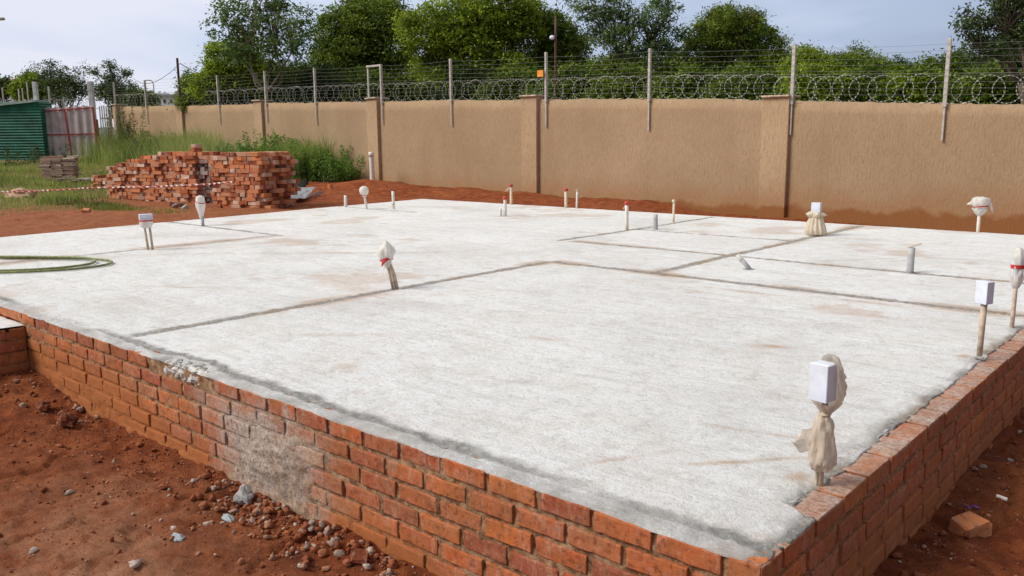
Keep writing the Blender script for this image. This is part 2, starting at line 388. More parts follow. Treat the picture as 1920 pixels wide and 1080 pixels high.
def m_plaster(lift=1.0):
    m, nt, b = mat_new('ochre_plaster', 0.92, 0.15)
    v = ocoord(nt)
    vs = ocoord(nt, (34, 34, 7.5)); sc1 = noise(nt, vs, 1.0, 4, 0.7, 0.6)
    vs2 = ocoord(nt, (75, 75, 16)); sc2 = noise(nt, vs2, 1.0, 3, 0.7)
    big = noise(nt, v, 0.55, 4, 0.6); drip = noise(nt, ocoord(nt, (1.6, 1.6, 0.25)), 1.0, 5, 0.6)
    c = ramp(nt, big, [(0.3, (0.355*lift, 0.243*lift, 0.142*lift)), (0.7, (0.435*lift, 0.308*lift, 0.187*lift))])
    c = mixc(nt, math_(nt, 'MULTIPLY', ramp(nt, sc1, [(0.36, g3(1)), (0.52, g3(0))]), 0.42), c, (0.26, 0.15, 0.08))
    c = mixc(nt, math_(nt, 'MULTIPLY', ramp(nt, sc2, [(0.34, g3(1)), (0.48, g3(0))]), 0.3), c, (0.23, 0.13, 0.07))
    c = mixc(nt, math_(nt, 'MULTIPLY', ramp(nt, drip, [(0.5, g3(0)), (0.72, g3(1))]), 0.35), c, (0.30, 0.185, 0.11))
    pat = noise(nt, v, 0.9, 3, 0.5, 1.2); c = mixc(nt, math_(nt, 'MULTIPLY', ramp(nt, pat, [(0.56, g3(0)), (0.60, g3(1))]), 0.22), c, (0.36, 0.24, 0.15))
    # soil splashed and soaked up the foot of the wall
    s = N(nt, 'ShaderNodeSeparateXYZ'); nt.links.new(v, s.inputs[0])
    n = noise(nt, v, 1.3, 5, 0.6)
    hi = math_(nt, 'MULTIPLY_ADD', math_(nt, 'MAXIMUM', math_(nt, 'SUBTRACT', s.outputs['X'], 3.0), 0.0), 0.012, -0.04)          # stain reaches higher towards +x
    z = math_(nt, 'SUBTRACT', math_(nt, 'SUBTRACT', s.outputs['Z'], hi), math_(nt, 'MULTIPLY', math_(nt, 'SUBTRACT', n, 0.5), 0.65))
    c = mixc(nt, ramp(nt, z, [(0.0, g3(0.6)), (0.38, g3(0))]), c, (0.33, 0.17, 0.075))
    c = mixc(nt, ramp(nt, math_(nt, 'ADD', z, 0.16), [(0.0, g3(0.85)), (0.09, g3(0))]), c, (0.25, 0.095, 0.03))
    nt.links.new(c, b.inputs['Base Color'])
    bump(nt, b, math_(nt, 'ADD', math_(nt, 'MULTIPLY', sc2, 0.5), sc1), 0.012, 0.9)
    return m
def m_leaf(name, cols, trans=0.35, spec=0.3):
    m, nt, b = mat_new(name, 0.55, spec)
    t = attr(nt, 'tint')
    c = ramp(nt, t, [(i/(len(cols)-1), cc) for i, cc in enumerate(cols)])
    nt.links.new(c, b.inputs['Base Color'])
    tr = N(nt, 'ShaderNodeBsdfTranslucent'); nt.links.new(c, tr.inputs[0])
    mx = N(nt, 'ShaderNodeMixShader'); mx.inputs[0].default_value = trans
    nt.links.new(b.outputs[0], mx.inputs[1]); nt.links.new(tr.outputs[0], mx.inputs[2])
    nt.links.new(mx.outputs[0], nt.nodes['Material Output'].inputs[0])
    return m
def m_bag(name, c, alpha):
    m, nt, b = mat_new(name, 0.4, 0.4)
    n = noise(nt, ocoord(nt, (60, 60, 14)), 1.0, 4, 0.6)
    nt.links.new(ramp(nt, n, [(0.3, tuple(x*0.72 for x in c)), (0.7, c)]), b.inputs['Base Color'])
    tp = N(nt, 'ShaderNodeBsdfTransparent'); tl = N(nt, 'ShaderNodeBsdfTranslucent'); nt.links.new(ramp(nt, n, [(0.3, c), (0.7, c)]), tl.inputs[0])
    m1 = N(nt, 'ShaderNodeMixShader'); m1.inputs[0].default_value = 0.35; nt.links.new(b.outputs[0], m1.inputs[1]); nt.links.new(tl.outputs[0], m1.inputs[2])
    m2 = N(nt, 'ShaderNodeMixShader'); m2.inputs[0].default_value = alpha; nt.links.new(tp.outputs[0], m2.inputs[1]); nt.links.new(m1.outputs[0], m2.inputs[2])
    nt.links.new(m2.outputs[0], nt.nodes['Material Output'].inputs[0])
    bump(nt, b, n, 0.004)
    return m
MS = m_slab(); MBR = m_plinth_brick(); MMO = m_plinth_brick(True); MSB = m_stack_brick('stack_brick'); MSD = m_stack_brick('sooty_brick', True)
MSO = m_soil(); MPL = m_plaster(); MPL2 = m_plaster(1.17)
M_lump = simple('rough_concrete', (0.52, 0.50, 0.46), 0.95, 0.35, 22, bmp=0.02)
M_lumpd = simple('cement_lump', (0.36, 0.35, 0.33), 0.95, 0.3, 40, bmp=0.005)
M_galv = simple('galvanised_steel', (0.47, 0.44, 0.385), 0.6, 0.15, 12, metal=0.15)
M_wire = simple('fence_wire_steel', (0.22, 0.22, 0.21), 0.5, 0.1, 5, metal=0.4)
M_razor = simple('razor_wire_steel', (0.42, 0.42, 0.38), 0.5, 0.25, 20, metal=0.3)
M_pvc = simple('cream_conduit_plastic', (0.72, 0.60, 0.44), 0.45, 0.12, 25)
M_pvcd = simple('dusty_conduit_plastic', (0.50, 0.40, 0.30), 0.6, 0.25, 25)
M_pvcw = simple('white_conduit_plastic', (0.70, 0.66, 0.58), 0.45, 0.1, 20)
M_pvcg = simple('grey_pipe_plastic', (0.42, 0.41, 0.41), 0.5, 0.12, 20)
M_jbox = simple('white_box_plastic', (0.66, 0.69, 0.77), 0.4, 0.10, 14)
M_red = simple('red_tape', (0.52, 0.03, 0.03), 0.4, 0.2, 20)
M_redcap = simple('red_cap', (0.50, 0.06, 0.04), 0.5, 0.2, 20)
M_bagw = m_bag('thin_white_bag', (0.90, 0.87, 0.81), 0.90); M_bagt = m_bag('thin_tan_bag', (0.80, 0.69, 0.56), 0.84)
M_bagc = m_bag('cream_sheet', (0.90, 0.80, 0.64), 0.92)
M_hose = simple('green_hose_rubber', (0.20, 0.22, 0.085), 0.45, 0.3, 30)
M_bark = simple('bark', (0.115, 0.085, 0.06), 0.95, 0.4, 14, bmp=0.01)
M_barkp = simple('pale_bark', (0.24, 0.20, 0.155), 0.95, 0.3, 14)
M_stone = simple('pale_stone', (0.38, 0.31, 0.26), 0.9, 0.45, 14, bmp=0.01)
M_rstone = simple('red_clod', (0.15, 0.045, 0.02), 0.95, 0.4, 14, bmp=0.01)
M_bstone = simple('blue_grey_stone', (0.33, 0.36, 0.38), 0.85, 0.2, 14)

# ------------------------------------------------------------------ terrain
TP = np.array([(-9, -.3, -.45), (-6.5, -.3, -.47), (-5.5, -.1, -.43), (-5, -.9, -.53), (-4.55, -.1, -.49), (-3.8, -.1, -.48), (-3.05, -.1, -.50), (-2.46, -.1, -.52), (-2.04, -.1, -.53), (-1.54, -.1, -.50), (-1.23, -.1, -.50),
  (-3, -1.2, -.55), (-1.5, -1, -.54), (-4, -2.5, -.56), (0, -2.2, -.55), (0, -.3, -.56), (.1, .4, -.50), (.1, 1.2, -.46), (.1, 2.1, -.43), (.1, 3.2, -.44), (.9, 1, -.48), (1.5, 3, -.45), (1, 6, -.42), (.5, 9, -.38),
  (-11.8, 9.6, -.10), (-11.5, 7, -.11), (-11.3, 5, -.12), (-10.9, 1, -.14), (-14, 6.2, -.10), (-17, 6, -.06), (-14, 9.5, -.08), (-16.3, 12, .02), (-15, 11.7, -.02), (-12, 12.3, -.08), (-10, 10.6, -.13), (-9, 12.4, -.14), (-6, 12.4, -.30), (-5, 10.3, -.26), (-2, 12.4, -.34), (-1.5, 10, -.33),
  (-19, 12, .05), (-19, 9, .0), (-22, 12, .18), (-27, 12, .3), (-31, 12, .40), (-25, 7, .08), (-30, 6, .26), (-35, 0, .36), (-20, 2, -.06), (-14, 0, -.2), (-12, -3, -.4), (-35, 14, .5), (-60, 20, .6), (0, 40, .1), (-40, 60, .6), (40, 0, -.4), (0, -30, -.6), (60, 60, .0), (-100, -40, .6), (-16, 16, .05), (-5, 16, -.2)], float)
def terr(x, y):
    x = np.asarray(x, float); y = np.asarray(y, float)
    num = np.zeros(x.shape); den = np.zeros(x.shape)
    for px_, py_, pz_ in TP:
        wgt = 1.0/((x-px_)**2 + (y-py_)**2 + 0.06)**1.6
        num += wgt*pz_; den += wgt
    z = num/den
    far = sstep(60, 400, np.hypot(x, y)); return z*(1-far) + 0.3*far
def mound(x, y):   # heaps of loose earth
    z = 0.0
    for cx, cy, r, h in ((-16.0, 11.6, 0.9, .14), (-14.6, 11.2, 0.9, .10), (-13.1, 12.0, 0.8, .12), (-11.5, 12.0, .8, .06), (-17.6, 10.4, 0.8, .08), (-9.0, 12.2, 1.0, .06), (-18.9, 2.2, .55, .24), (-3.3, -1.5, .5, .02), (-4.9, -.15, .35, .04), (-2.0, -.3, .4, .04)):
        z = z + h*np.exp(-((x-cx)**2+(y-cy)**2)/(2*(r*0.6)**2))
    return z
def ground_z(x, y, fine=True):
    z = terr(x, y) + mound(x, y)
    d = np.hypot(x-CP[0], y-CP[1])
    if fine:
        z = z + 0.055*fbm(x, y, 1.1, 3, 3) + 0.030*fbm(x, y, 5.0, 4, 11, 0.6) + (.010*np.abs(fbm(x, y, 13.0, 4, 19, .65)))*(1-sstep(8, 20, d))
        rr = fbm(x, y, 17, 3, 23, .6); z = z + 0.026*np.maximum(rr, 0.04)*(1-sstep(8, 25, d))
        # foot tracks and small ruts near the plinth
        z = z - 0.03*np.exp(-((fbm(x, y, 2.3, 3, 41))/0.05)**2)*(1-sstep(6, 14, d))
    return z
def lines(lo, hi, bands, maxs):
    out = [lo]; x = lo
    while x < hi:
        s = maxs
        for a, b, st in bands:
            dist = 0 if a <= x <= b else min(abs(x-a), abs(x-b))
            s = min(s, st + dist*0.12)
        x += s; out.append(x)
    return np.array(out)
gx = lines(-600, 400, [(-6.2, 1.6, .017), (-20, 3, .10), (-36, 4, .35)], 60)
gy = lines(-150, 900, [(-2.0, .1, .014), (.1, 5, .035), (-2, 13, .10)], 60)
def grid_faces(nx, ny):
    i = np.arange(nx-1)[:, None]*ny + np.arange(ny-1)[None, :]
    return np.stack([i, i+ny, i+ny+1, i+1], -1).reshape(-1, 4)
X, Y = np.meshgrid(gx, gy, indexing='ij'); Xf, Yf = X.ravel(), Y.ravel()
Z = ground_z(Xf, Yf)
inside = (Xf < -.12) & (Xf > -10.7) & (Yf > .12) & (Yf < 9.1)
Z = np.where(inside, -0.7, Z)
def gmask(x, y):      # where grass grows
    n = fbm(x, y, .8, 3, 77)
    a = sstep(-15.4, -16.8, x + 1.2*n + 0.10*(y-4)) * sstep(2.6, 4.2, y + 1.0*n)
    b = 1 - np.exp(-(((x+15.4)/2.2)**2 + ((y-7.3)/2.6)**2))*1.5*sstep(9.6, 8.2, y)   # bare around the stack
    c = sstep(10.6, 11.4, y - 0.2*(x+18) + n) ; d = sstep(-17.3, -18.3, x + .5*n)
    near = a*np.clip(b, 0, 1)*sstep(9.5, 7.5, y)
    return np.clip(np.maximum(near, np.maximum(d*sstep(3.2, 5.0, y+n), 0)), 0, 1)
gm = gmask(Xf, Yf)*(Yf < 12.6) + (Yf >= 12.6)
dn = np.hypot(Xf-CP[0], Yf-CP[1])
pale = np.exp(-(((Xf+2.3)/1.1)**2 + ((Yf+1.05)/.5)**2))*1.1 + .3*np.exp(-(((Xf+3.0)/.7)**2+((Yf+.45)/.25)**2))
sandy = sstep(-10.5, -13, Xf)*sstep(9.5, 6, Yf)
mesh_np('ground', np.stack([Xf, Yf, Z], 1), grid_faces(len(gx), len(gy)), MSO, smooth=True,
        attrs={'pale': ('POINT', np.clip(pale, 0, 1)), 'sandy': ('POINT', sandy), 'grassy': ('POINT', gm*0.85)}, kind='structure')
def gz1(x, y): return float(ground_z(np.array([x], float), np.array([y], float))[0])

# ------------------------------------------------------------------ the foundation
YN = -0.04                      # outer face of the near wall
found = empty('house_foundation', (0, 0, 0), label='large white concrete floor slab on a low red brick plinth, crossed by rough grey lines', cat='foundation')
sx_ = -lines(0, 11.5, [(0, 1.5, .012), (0, 12, .028)], .03)[::-1]
sy_ = lines(YN, 9.27, [(YN, 1.0, .011), (0, 10, .026)], .03)
sx_ = np.unique(np.clip(sx_, -11.48, 0)); sy_ = np.unique(np.clip(sy_, YN, 9.27))
X, Y = np.meshgrid(sx_, sy_, indexing='ij'); x, y = X.ravel(), Y.ravel()
# trapezoid stretch: the west edge runs from -10.66 (near) to -11.48 (far)
west = -(10.66 + (y/9.27)*0.82); xs = x*(west/-11.48)
wig = lambda a, s: 0.018*fbm(a, a*0+s, 1.3, 3, s)
def seg(u, c, lo, hi, v, wd=.058, s=5):    # strip along v at u=c
    d = np.abs(u - c - wig(v, s) - .012*fbm(v, u, 6, 2, s)); e = np.clip(np.minimum(v-lo, hi-v)/.08, 0, 1)
    return (1-sstep(wd*.55, wd*1.15, d))*sstep(0, 1, e)
st = np.zeros_like(xs)
for f_ in (seg(ys_ := y, 4.15, -4.16, 0.0, xs, .058, 5), seg(y, 5.56, -5.0, -.1, xs, .045, 6), seg(y, 7.08, -5.12, -2.98, xs, .04, 7),
           seg(y, 3.84, -11.1, -8.08, xs, .045, 8), seg(y, 7.1, -11.4, -9.2, xs, .035, 9),
           seg(xs, -4.13, .08, 4.18, y, .06, 12), seg(xs, -5.10, 5.45, 9.2, y, .055, 13), seg(xs, -2.99, 4.1, 9.25, y, .06, 14),
           seg(xs, -8.22, .3, 3.9, y, .06, 15)*.7):
    st = np.maximum(st, f_)
yy = y - YN
edge = sstep(.045, .09, yy + .02*fbm(xs, y, 6, 4, 31, .65))*(1-sstep(.10, .165, yy + .035*fbm(xs, y, 7, 4, 32, .7)))
edge = edge*(0.74+.9*fbm(xs, y, 1.3, 3, 36))
edge2 = .52*(1-sstep(.05, .10, yy))
ex = .85*np.exp(-((xs+.0)/.04)**2)*(xs > -.3)*(0.9+1.4*fbm(xs, y, 5, 3, 33)) + .35*np.exp(-((xs+.07)/.06)**2)*(0.7+1.4*fbm(xs, y, 4, 3, 35))
ew = .5*(1-sstep(.06, .12, -10.66-(y/9.27)*.82 - xs + .0 + 1e3*(xs > -9)))*0
st = np.clip(np.maximum.reduce([st, edge, edge2, ex]), 0, 1)
stain = np.zeros_like(xs)
for cx, cy, a, rx, ry, s in ((-2.16, 1.65, .4, .13, .045, .9), (-1.05, 2.32, .6, .10, .04, .8), (-1.22, 2.05, .3, .05, .02, .5), (-1.87, 6.08, .9, .35, .03, .8), (-1.5, 6.3, .9, .3, .02, .6), (-.35, .65, .75, .25, .02, .9), (-.45, .95, .2, .22, .018, .6), (-6.2, 3.3, .72, 1.2, .07, .6), (-6.9, 3.6, .72, .8, .05, .45), (-7.9, 2.5, .8, .5, .06, .3), (-2.0, 3.8, .0, .25, .05, .7), (-1.1, 3.95, .0, .3, .04, .8), (-2.45, 7.7, .3, .35, .1, .3), (-9.3, 6.2, .7, .5, .04, .4), (-5.5, 1.2, .6, .4, .05, .35), (-7.67, 7.44, .2, .14, .1, .8), (-10.0, 7.9, .3, .5, .1, .4), (-.75, .35, 1.1, .2, .02, .6), (-3.2, .9, .7, .4, .04, .3)):
    u = (xs-cx)*math.cos(a)+(y-cy)*math.sin(a); v = -(xs-cx)*math.sin(a)+(y-cy)*math.cos(a) + .03*fbm(xs, y, 3, 2, 91)
    stain = np.maximum(stain, s*np.exp(-(u/rx)**2-(v/ry)**2)*(0.8+.9*fbm(xs, y, 9, 3, 55)))
for (bx, by) in ((-.10, .62), (-.11, 2.77), (-1.29, 5.54), (-4.12, 2.21), (-8.09, 2.15)):   # dirt at the foot of pipes
    stain = np.maximum(stain, .8*np.exp(-(((xs-bx)**2+(y-by)**2)/.045**2))*(1+fbm(xs, y, 12, 2, 5)))
dirt = np.maximum.reduce([seg(y, 4.15, -4.16, 0.0, xs, .15, 5), seg(xs, -4.13, .08, 4.18, y, .15, 12), seg(y, 5.56, -5, -.1, xs, .13, 6), seg(xs, -2.99, 4.1, 9.25, y, .15, 14), seg(xs, -8.22, .3, 3.9, y, .2, 15)])
stain = np.maximum(stain, dirt*np.clip(.25+1.6*fbm(xs, y, 1.7, 4, 501), 0, .7))
blot = np.clip(2.6*(fbm(xs, y, 1.1, 5, 511, .6)-.33), 0, .42)
stain = np.maximum(stain, blot)
z = 0.0022*fbm(xs, y, 7, 4, 61, .6) + 0.0016*fbm(xs*.75+y*.66, (-xs*.66+y*.75)*6, 3, 3, 62) + .006*fbm(xs, y, .6, 2, 63)
z += -st*0.006 + st*0.013*fbm(xs, y, 24, 3, 64, .75)
# ragged borders
z = z - .0035*(1-sstep(.0, .05, yy)) - .0035*sstep(-.06, -.0, xs)
near = yy < 1e-6
xe = np.where(xs > -.001, 1, 0)
ys2 = y + np.where(near, .004+.010*fbm(xs, xs*0, 9, 3, 71), 0)
rag = -.104 + .014*fbm(y, y*0, 7, 3, 72)
rag = -.094 + .022*fbm(y, y*0, 6, 4, 72, .65)
lim = np.where(y < .6, np.maximum(rag, -.004 - .10*sstep(.34, .40, y)+.02*fbm(y, y*0, 12, 2, 74)), rag); lim = np.minimum(lim, -.003)
xs2 = np.where(xs > -.5, -.5 + (xs+.5)*((lim+.5)/.5), xs)
# the broken notch in the near edge, where a brick of the top course is gone
nx0, nx1 = -3.52, -3.02
inn = (xs2 > nx0) & (xs2 < nx1)
nd = np.where(inn, .075*np.sin(np.clip((xs2-nx0)/(nx1-nx0), 0, 1)*math.pi)**.5*(1+.7*fbm(xs2, xs2*0, 11, 3, 73)), 0)
ys2 = np.where(ys2 < YN+.35, (YN+.35) - (YN+.35-ys2)*(1-nd/.35), ys2)
z = z - np.where(inn & (ys2 < YN+nd+.07), .03*np.exp(-((ys2-YN-nd)/.03)**2), 0)*(1+fbm(xs2, ys2, 14, 3, 7))
nx_, ny_ = len(sx_), len(sy_)
V = np.stack([xs2, ys2, z], 1)
Fg = grid_faces(nx_, ny_)
# skirt
idx = np.arange(nx_*ny_).reshape(nx_, ny_)
loop = np.concatenate([idx[:, 0], idx[-1, 1:], idx[::-1, -1][1:], idx[0, ::-1][1:-1]])
sk = V[loop].copy(); sk[:, 2] = -.016; nn = len(V)
on_notch = (sk[:, 0] > nx0-.02) & (sk[:, 0] < nx1+.02) & (sk[:, 1] < .3); sk[on_notch, 2] = -.016-.06*np.clip(np.sin(np.clip((sk[on_notch, 0]-nx0)/(nx1-nx0), 0, 1)*math.pi), 0, 1)**.6
L = len(loop); a = np.arange(L); b_ = (a+1) % L
Sf = np.stack([loop[b_], loop[a], nn+a, nn+b_], 1)
attrs = {'strip': ('POINT', np.concatenate([st, st[loop]*.6+.1])), 'stain': ('POINT', np.clip(np.concatenate([stain, stain[loop]]), 0, 1))}
mesh_np('floor_slab', np.concatenate([V, sk]), [Fg, Sf], MS, found, smooth=True, attrs=attrs)
mb = MB()     # slab body under the sheet
body = [(-.11, .075), (-.11, 9.24), (-11.44, 9.24), (-10.63, .075)]
Vb = [(px_, py_, -.010) for px_, py_ in body] + [(px_, py_, -.65) for px_, py_ in body]
mb.add(Vb, [[0, 1, 2, 3], [0, 4, 5, 1], [1, 5, 6, 2], [2, 6, 7, 3], [3, 7, 4, 0]])
mb.build('slab_fill', M_lumpd, found)

BL, BH, JT, CO = .217, .068, .018, .0855
def wall_attr(o, splash_fn, mud_shade_fn):
    me = o.data; n = len(me.vertices); co = np.empty(n*3, np.float32); me.vertices.foreach_get('co', co); co = co.reshape(-1, 3)
    for nm, fn in (('splash', splash_fn), ('mud_shade', mud_shade_fn)):
        at = me.attributes.new(nm, 'FLOAT', 'POINT'); at.data.foreach_set('value', fn(co).astype(np.float32))
def splash_near(c):
    wx = .22*fbm(c[:, 0], c[:, 2], 3.0, 4, 301); wz = .16*fbm(c[:, 0], c[:, 2], 3.4, 4, 302)
    return 0.78*np.exp(-(((c[:, 0]+2.48+wx)/.50)**2 + ((c[:, 2]+.38+wz)/.24)**2)) + .45*np.exp(-(((c[:, 0]+2.6)/.6)**2+((c[:, 2]+.16)/.12)**2)) + 1.0*np.exp(-(((c[:, 0]+2.29)/.012)**2+((c[:, 2]+.06)/.06)**2))+.18
def mud_near(c):
    top = -.40 + .16*sstep(-3.3, -4.2, c[:, 0]) - .14*sstep(-1.6, -.8, c[:, 0])
    return np.clip((top+.14 - c[:, 2])/.26, 0, 1)*np.where((c[:, 0] > -3.0) & (c[:, 0] < -1.95), .35, 1) + .22*sstep(-3.0, -4.0, c[:, 0])
def brick_run(name, parent, length, courses, place, skip=None, off0=0.0, ztop=-.0115):
    """bricks of one wall face; place(u, d, z)->xyz with u along the wall, d inwards"""
    mb = MB()
    for k in range(courses):
        u = -(.5*(BL+JT))*((k+1) % 2) + off0*(k % 2 and 1 or .35) + rng.normal(0, .006)
        zc = ztop - BH/2 - k*CO
        dz = 0
        while u < length:
            l = BL + rng.normal(0, .004); u0, u1 = max(u, 0.002), min(u+l, length-.002)
            if rng.random() < .05 and l > .2: u1 = min(u0+.106, u1); l = .106
            if u1-u0 > .03 and not (skip and skip(u0, u1, k)):
                V, Fc = wbox(u1-u0, .104, BH+rng.normal(0, .0020), (u0 > 4.6) or name == 'far')
                ry = rng.normal(0, .005); V[:, 2] += V[:, 0]*rng.normal(0, .006); V[:, 1] += V[:, 0]*ry
                V[:, 0] += (u0+u1)/2; V[:, 1] += .052 + rng.normal(0, .0022) ; V[:, 2] += zc + rng.normal(0, .0016)
                P = np.array([place(*q) for q in V])
                t = rng.random()*.72 + (.25 if rng.random() < .12 else 0)
                mb.add(P, Fc, min(t, 1))
            u += l + JT + rng.normal(0, .0015)
    return mb
# near wall: u runs to -x from the corner
def plN(u, d, z): return (-u, YN+d, z)
def skipN(u0, u1, k): return k == 0 and u1 > 3.06 and u0 < 3.42
near_wall = brick_run('brick_wall', found, 10.6, 8, plN, skipN).build('brick_wall', MBR, found); wall_attr(near_wall, splash_near, mud_near)
wall2 = None
def mortar(name, length, place, parent, sfn, mfn, du=.014, h=.70, rec=.0095, bulge=None):
    us = np.arange(0, length+du, du); zs = np.arange(-h, -.009, .012)
    U, Zz = np.meshgrid(us, zs, indexing='ij'); u, z_ = U.ravel(), Zz.ravel()
    d = rec + .010*fbm(u, z_, 14, 4, 81, .65)
    if bulge is not None: d = d - bulge(u, z_)
    P = np.array([place(*q) for q in zip(u, d, z_)])
    o = mesh_np(name, P, grid_faces(len(us), len(zs)), MMO, parent, smooth=True)
    wall_attr(o, sfn, mfn); return o
def bulgeN(u, z_):      # cement thrown on the wall, flush over the joints
    b = .025*np.exp(-(((u-2.42+.25*fbm(u, z_, 3, 3, 301))/.38)**4 + ((z_+.40+.14*fbm(u, z_, 3.4, 3, 302))/.19)**4))*(.8+1.0*fbm(u, z_, 9, 4, 88, .65)) + .004*fbm(u, z_, 30, 3, 89, .7)
    m = .014*sstep(-.46, -.52, z_)*(.8+1.2*fbm(u, z_, 5, 3, 89)) + .006*sstep(3.4, 4.4, u)*sstep(-.26, -.40, z_)*(1+2*fbm(u, z_, 5, 3, 90))
    return np.maximum(b, m)
mortar('mortar', 5.6, plN, near_wall, splash_near, mud_near, bulge=bulgeN)
# right-hand wall, u runs to +y, outer face x=0
def plR(u, d, z): return (-d, u+YN, z)
fs = lambda c: c[:, 0]*0+.12
right_mud_shade = lambda c: np.clip((-.18-c[:, 2])/.3, 0, 1)*.45+.42*(c[:, 2] < -.012)  # mud at the foot, plus shade painted evenly over the whole face
right_wall = brick_run('brick_wall', found, 9.3, 8, plR, None, .10).build('brick_wall', MBR, found); wall_attr(right_wall, lambda c: .10+.62*(c[:, 2] > -.0155), right_mud_shade)
mortar('mortar', 9.3, plR, right_wall, fs, right_mud_shade, .03)
# far edges: one visible course
for nm, L_, pl in (('brick_wall', 10.3, lambda u, d, z: (-1.1-u, 9.27-d+.0, z)), ('brick_wall', 9.2, lambda u, d, z: (-(10.66+(u/9.27)*.82)+d, u, z))):
    o = brick_run(nm, found, L_, 3, pl).build(nm, MBR, found); wall_attr(o, fs, lambda c: c[:, 0]*0+.45)
# crushed concrete in the notch
mb = MB()
def lump(mb, c, r, sq=(1, 1, .7), seed=0, n=10, m=7, amp=.35):
    V = []; Fc = []
    for i in range(m+1):
        th = math.pi*i/m
        for j in range(n):
            ph = 2*math.pi*j/n
            d = np.array([math.sin(th)*math.cos(ph), math.sin(th)*math.sin(ph), math.cos(th)])
            k = 1+amp*2*(mnoise.noise(Vector(d*1.4)+Vector((seed*3.1, seed*1.7, 0)))) + amp*.7*mnoise.noise(Vector(d*3.5)+Vector((seed, 0, 5)))
            V.append(np.asarray(c)+d*r*k*np.asarray(sq))
    for i in range(m):
        for j in range(n): Fc.append([i*n+j, (i+1)*n+j, (i+1)*n+(j+1) % n, i*n+(j+1) % n])
    mb.add(V, Fc)
for i in range(16):
    u = 3.08+.024*i; lump(mb, (-u, YN+.045+.012*math.sin(i*1.7), -.050-.010*math.sin(i*2.3)), .040+.008*math.sin(i*3.1), seed=200+i, n=14, m=10, sq=(1.3, .9, .85), amp=.22)
for i in range(70):
    u = rng.uniform(3.04, 3.47); lump(mb, (-u, YN+.032+rng.uniform(-.02, .06)+.03*(u > 3.36), -.082+rng.uniform(0, .070)), rng.uniform(.007, .022), seed=i, n=8, m=6)
mb.build('crumbled_concrete', M_lump, found)

# lower step slab at the left
step = empty('porch_foundation', (-5.42, 0, 0), label='lower white topped brick plinth butting against the big foundation at the left edge', cat='foundation')
def plS(u, d, z): return (-d, YN-.003-u, z)
o = brick_run('brick_wall', step, 2.6, 6, plS, ztop=-.101).build('brick_wall', MBR, step)
wall_attr(o, fs, lambda c: np.clip((-.25-c[:, 2])/.3, 0, 1)*.8+.35)
us = np.arange(0, 2.62, .03); zs = np.arange(-.7, -.1, .02); U, Zz = np.meshgrid(us, zs, indexing='ij'); u, z_ = U.ravel(), Zz.ravel()
P = np.stack([-(.009+.010*fbm(u, z_, 14, 4, 81, .65)), YN-.003-u, z_], 1)
mo = mesh_np('mortar', P, grid_faces(len(us), len(zs)), MMO, o, smooth=True); wall_attr(mo, fs, lambda c: c[:, 0]*0+.6)
us = np.arange(0.0, 2.61, .03); vs_ = np.arange(0, 3.0, .04); U, W = np.meshgrid(us, vs_, indexing='ij'); u, v_ = U.ravel(), W.ravel()
P = np.stack([-.015-v_+.006*fbm(u, u*0, 9, 2, 3), YN-.004-u, -.088+.006*fbm(u, v_, 9, 3, 5)], 1)
mesh_np('floor_slab', P, grid_faces(len(us), len(vs_)), MS, step, smooth=True, attrs={'strip': ('POINT', .25*(1-sstep(.05, .12, v_)))})

# ------------------------------------------------------------------ rubble and stones
def stones(name, n, pick, rlo, rhi, mat, sink=.3, **k):
    base, bf = None, None
    V0 = []; 
    for i in range(5):
        for j in range(6):
            th = math.pi*(i+.5)/5; ph = 2*math.pi*(j+.5*(i % 2))/6; V0.append((math.sin(th)*math.cos(ph), math.sin(th)*math.sin(ph), math.cos(th)))
    V0 += [(0, 0, 1), (0, 0, -1)]; V0 = np.array(V0)
    tri = []
    for i in range(4):
        for j in range(6): a = i*6+j; b = i*6+(j+1) % 6; tri += [(a, a+6, b), (b, a+6, b+6)]
    for j in range(6): tri += [(30, j, (j+1) % 6), (31, 24+(j+1) % 6, 24+j)]
    tri = np.array(tri)
    pts = pick(n); n = len(pts); r = rlo*(rhi/rlo)**(rng.random(n)**2.4)
    sq = rng.uniform(.55, 1.25, (n, 1, 3)); sq[:, :, 2] *= .7
    an = rng.uniform(0, 6.28, n)
    V = V0[None]*(1+rng.normal(0, .22, (n, 32, 1)))*r[:, None, None]*sq
    ca, sa = np.cos(an)[:, None], np.sin(an)[:, None]
    xx = V[:, :, 0]*ca-V[:, :, 1]*sa; yy = V[:, :, 0]*sa+V[:, :, 1]*ca
    zz = V[:, :, 2]+(ground_z(pts[:, 0], pts[:, 1])+r*.7*(1-sink))[:, None]
    V = np.stack([xx+pts[:, 0:1], yy+pts[:, 1:2], zz], 2).reshape(-1, 3)
    Fc = (tri[None]+(np.arange(n)*32)[:, None, None]).reshape(-1, 3)
    return mesh_np(name, V, Fc, mat, None, smooth=False, attrs={'tint': ('FACE', np.repeat(rng.random(n), len(tri)))}, **k)
def m_rubble():
    m, nt, b = mat_new('rubble', .95, .15)
    c = ramp(nt, attr(nt, 'tint'), [(0, (.16, .042, .018)), (.5, (.29, .085, .035)), (.65, (.36, .18, .10)), (.85, (.36, .30, .25)), (1, (.52, .47, .41))])
    n = noise(nt, ocoord(nt), 40, 4, .7); c = mixc(nt, math_(nt, 'MULTIPLY', n, .6), c, (.28, .11, .055)); nt.links.new(c, b.inputs['Base Color']); bump(nt, b, n, .006)
    return m
M_rub = m_rubble()
def m_clod():
    m, nt, b = mat_new('soil_clod', .95, .1)
    c = ramp(nt, attr(nt, 'tint'), [(0, (.11, .026, .010)), (.55, (.24, .065, .024)), (.8, (.38, .15, .07)), (1, (.54, .35, .23))])
    nt.links.new(c, b.inputs['Base Color']); return m
M_clod = m_clod()
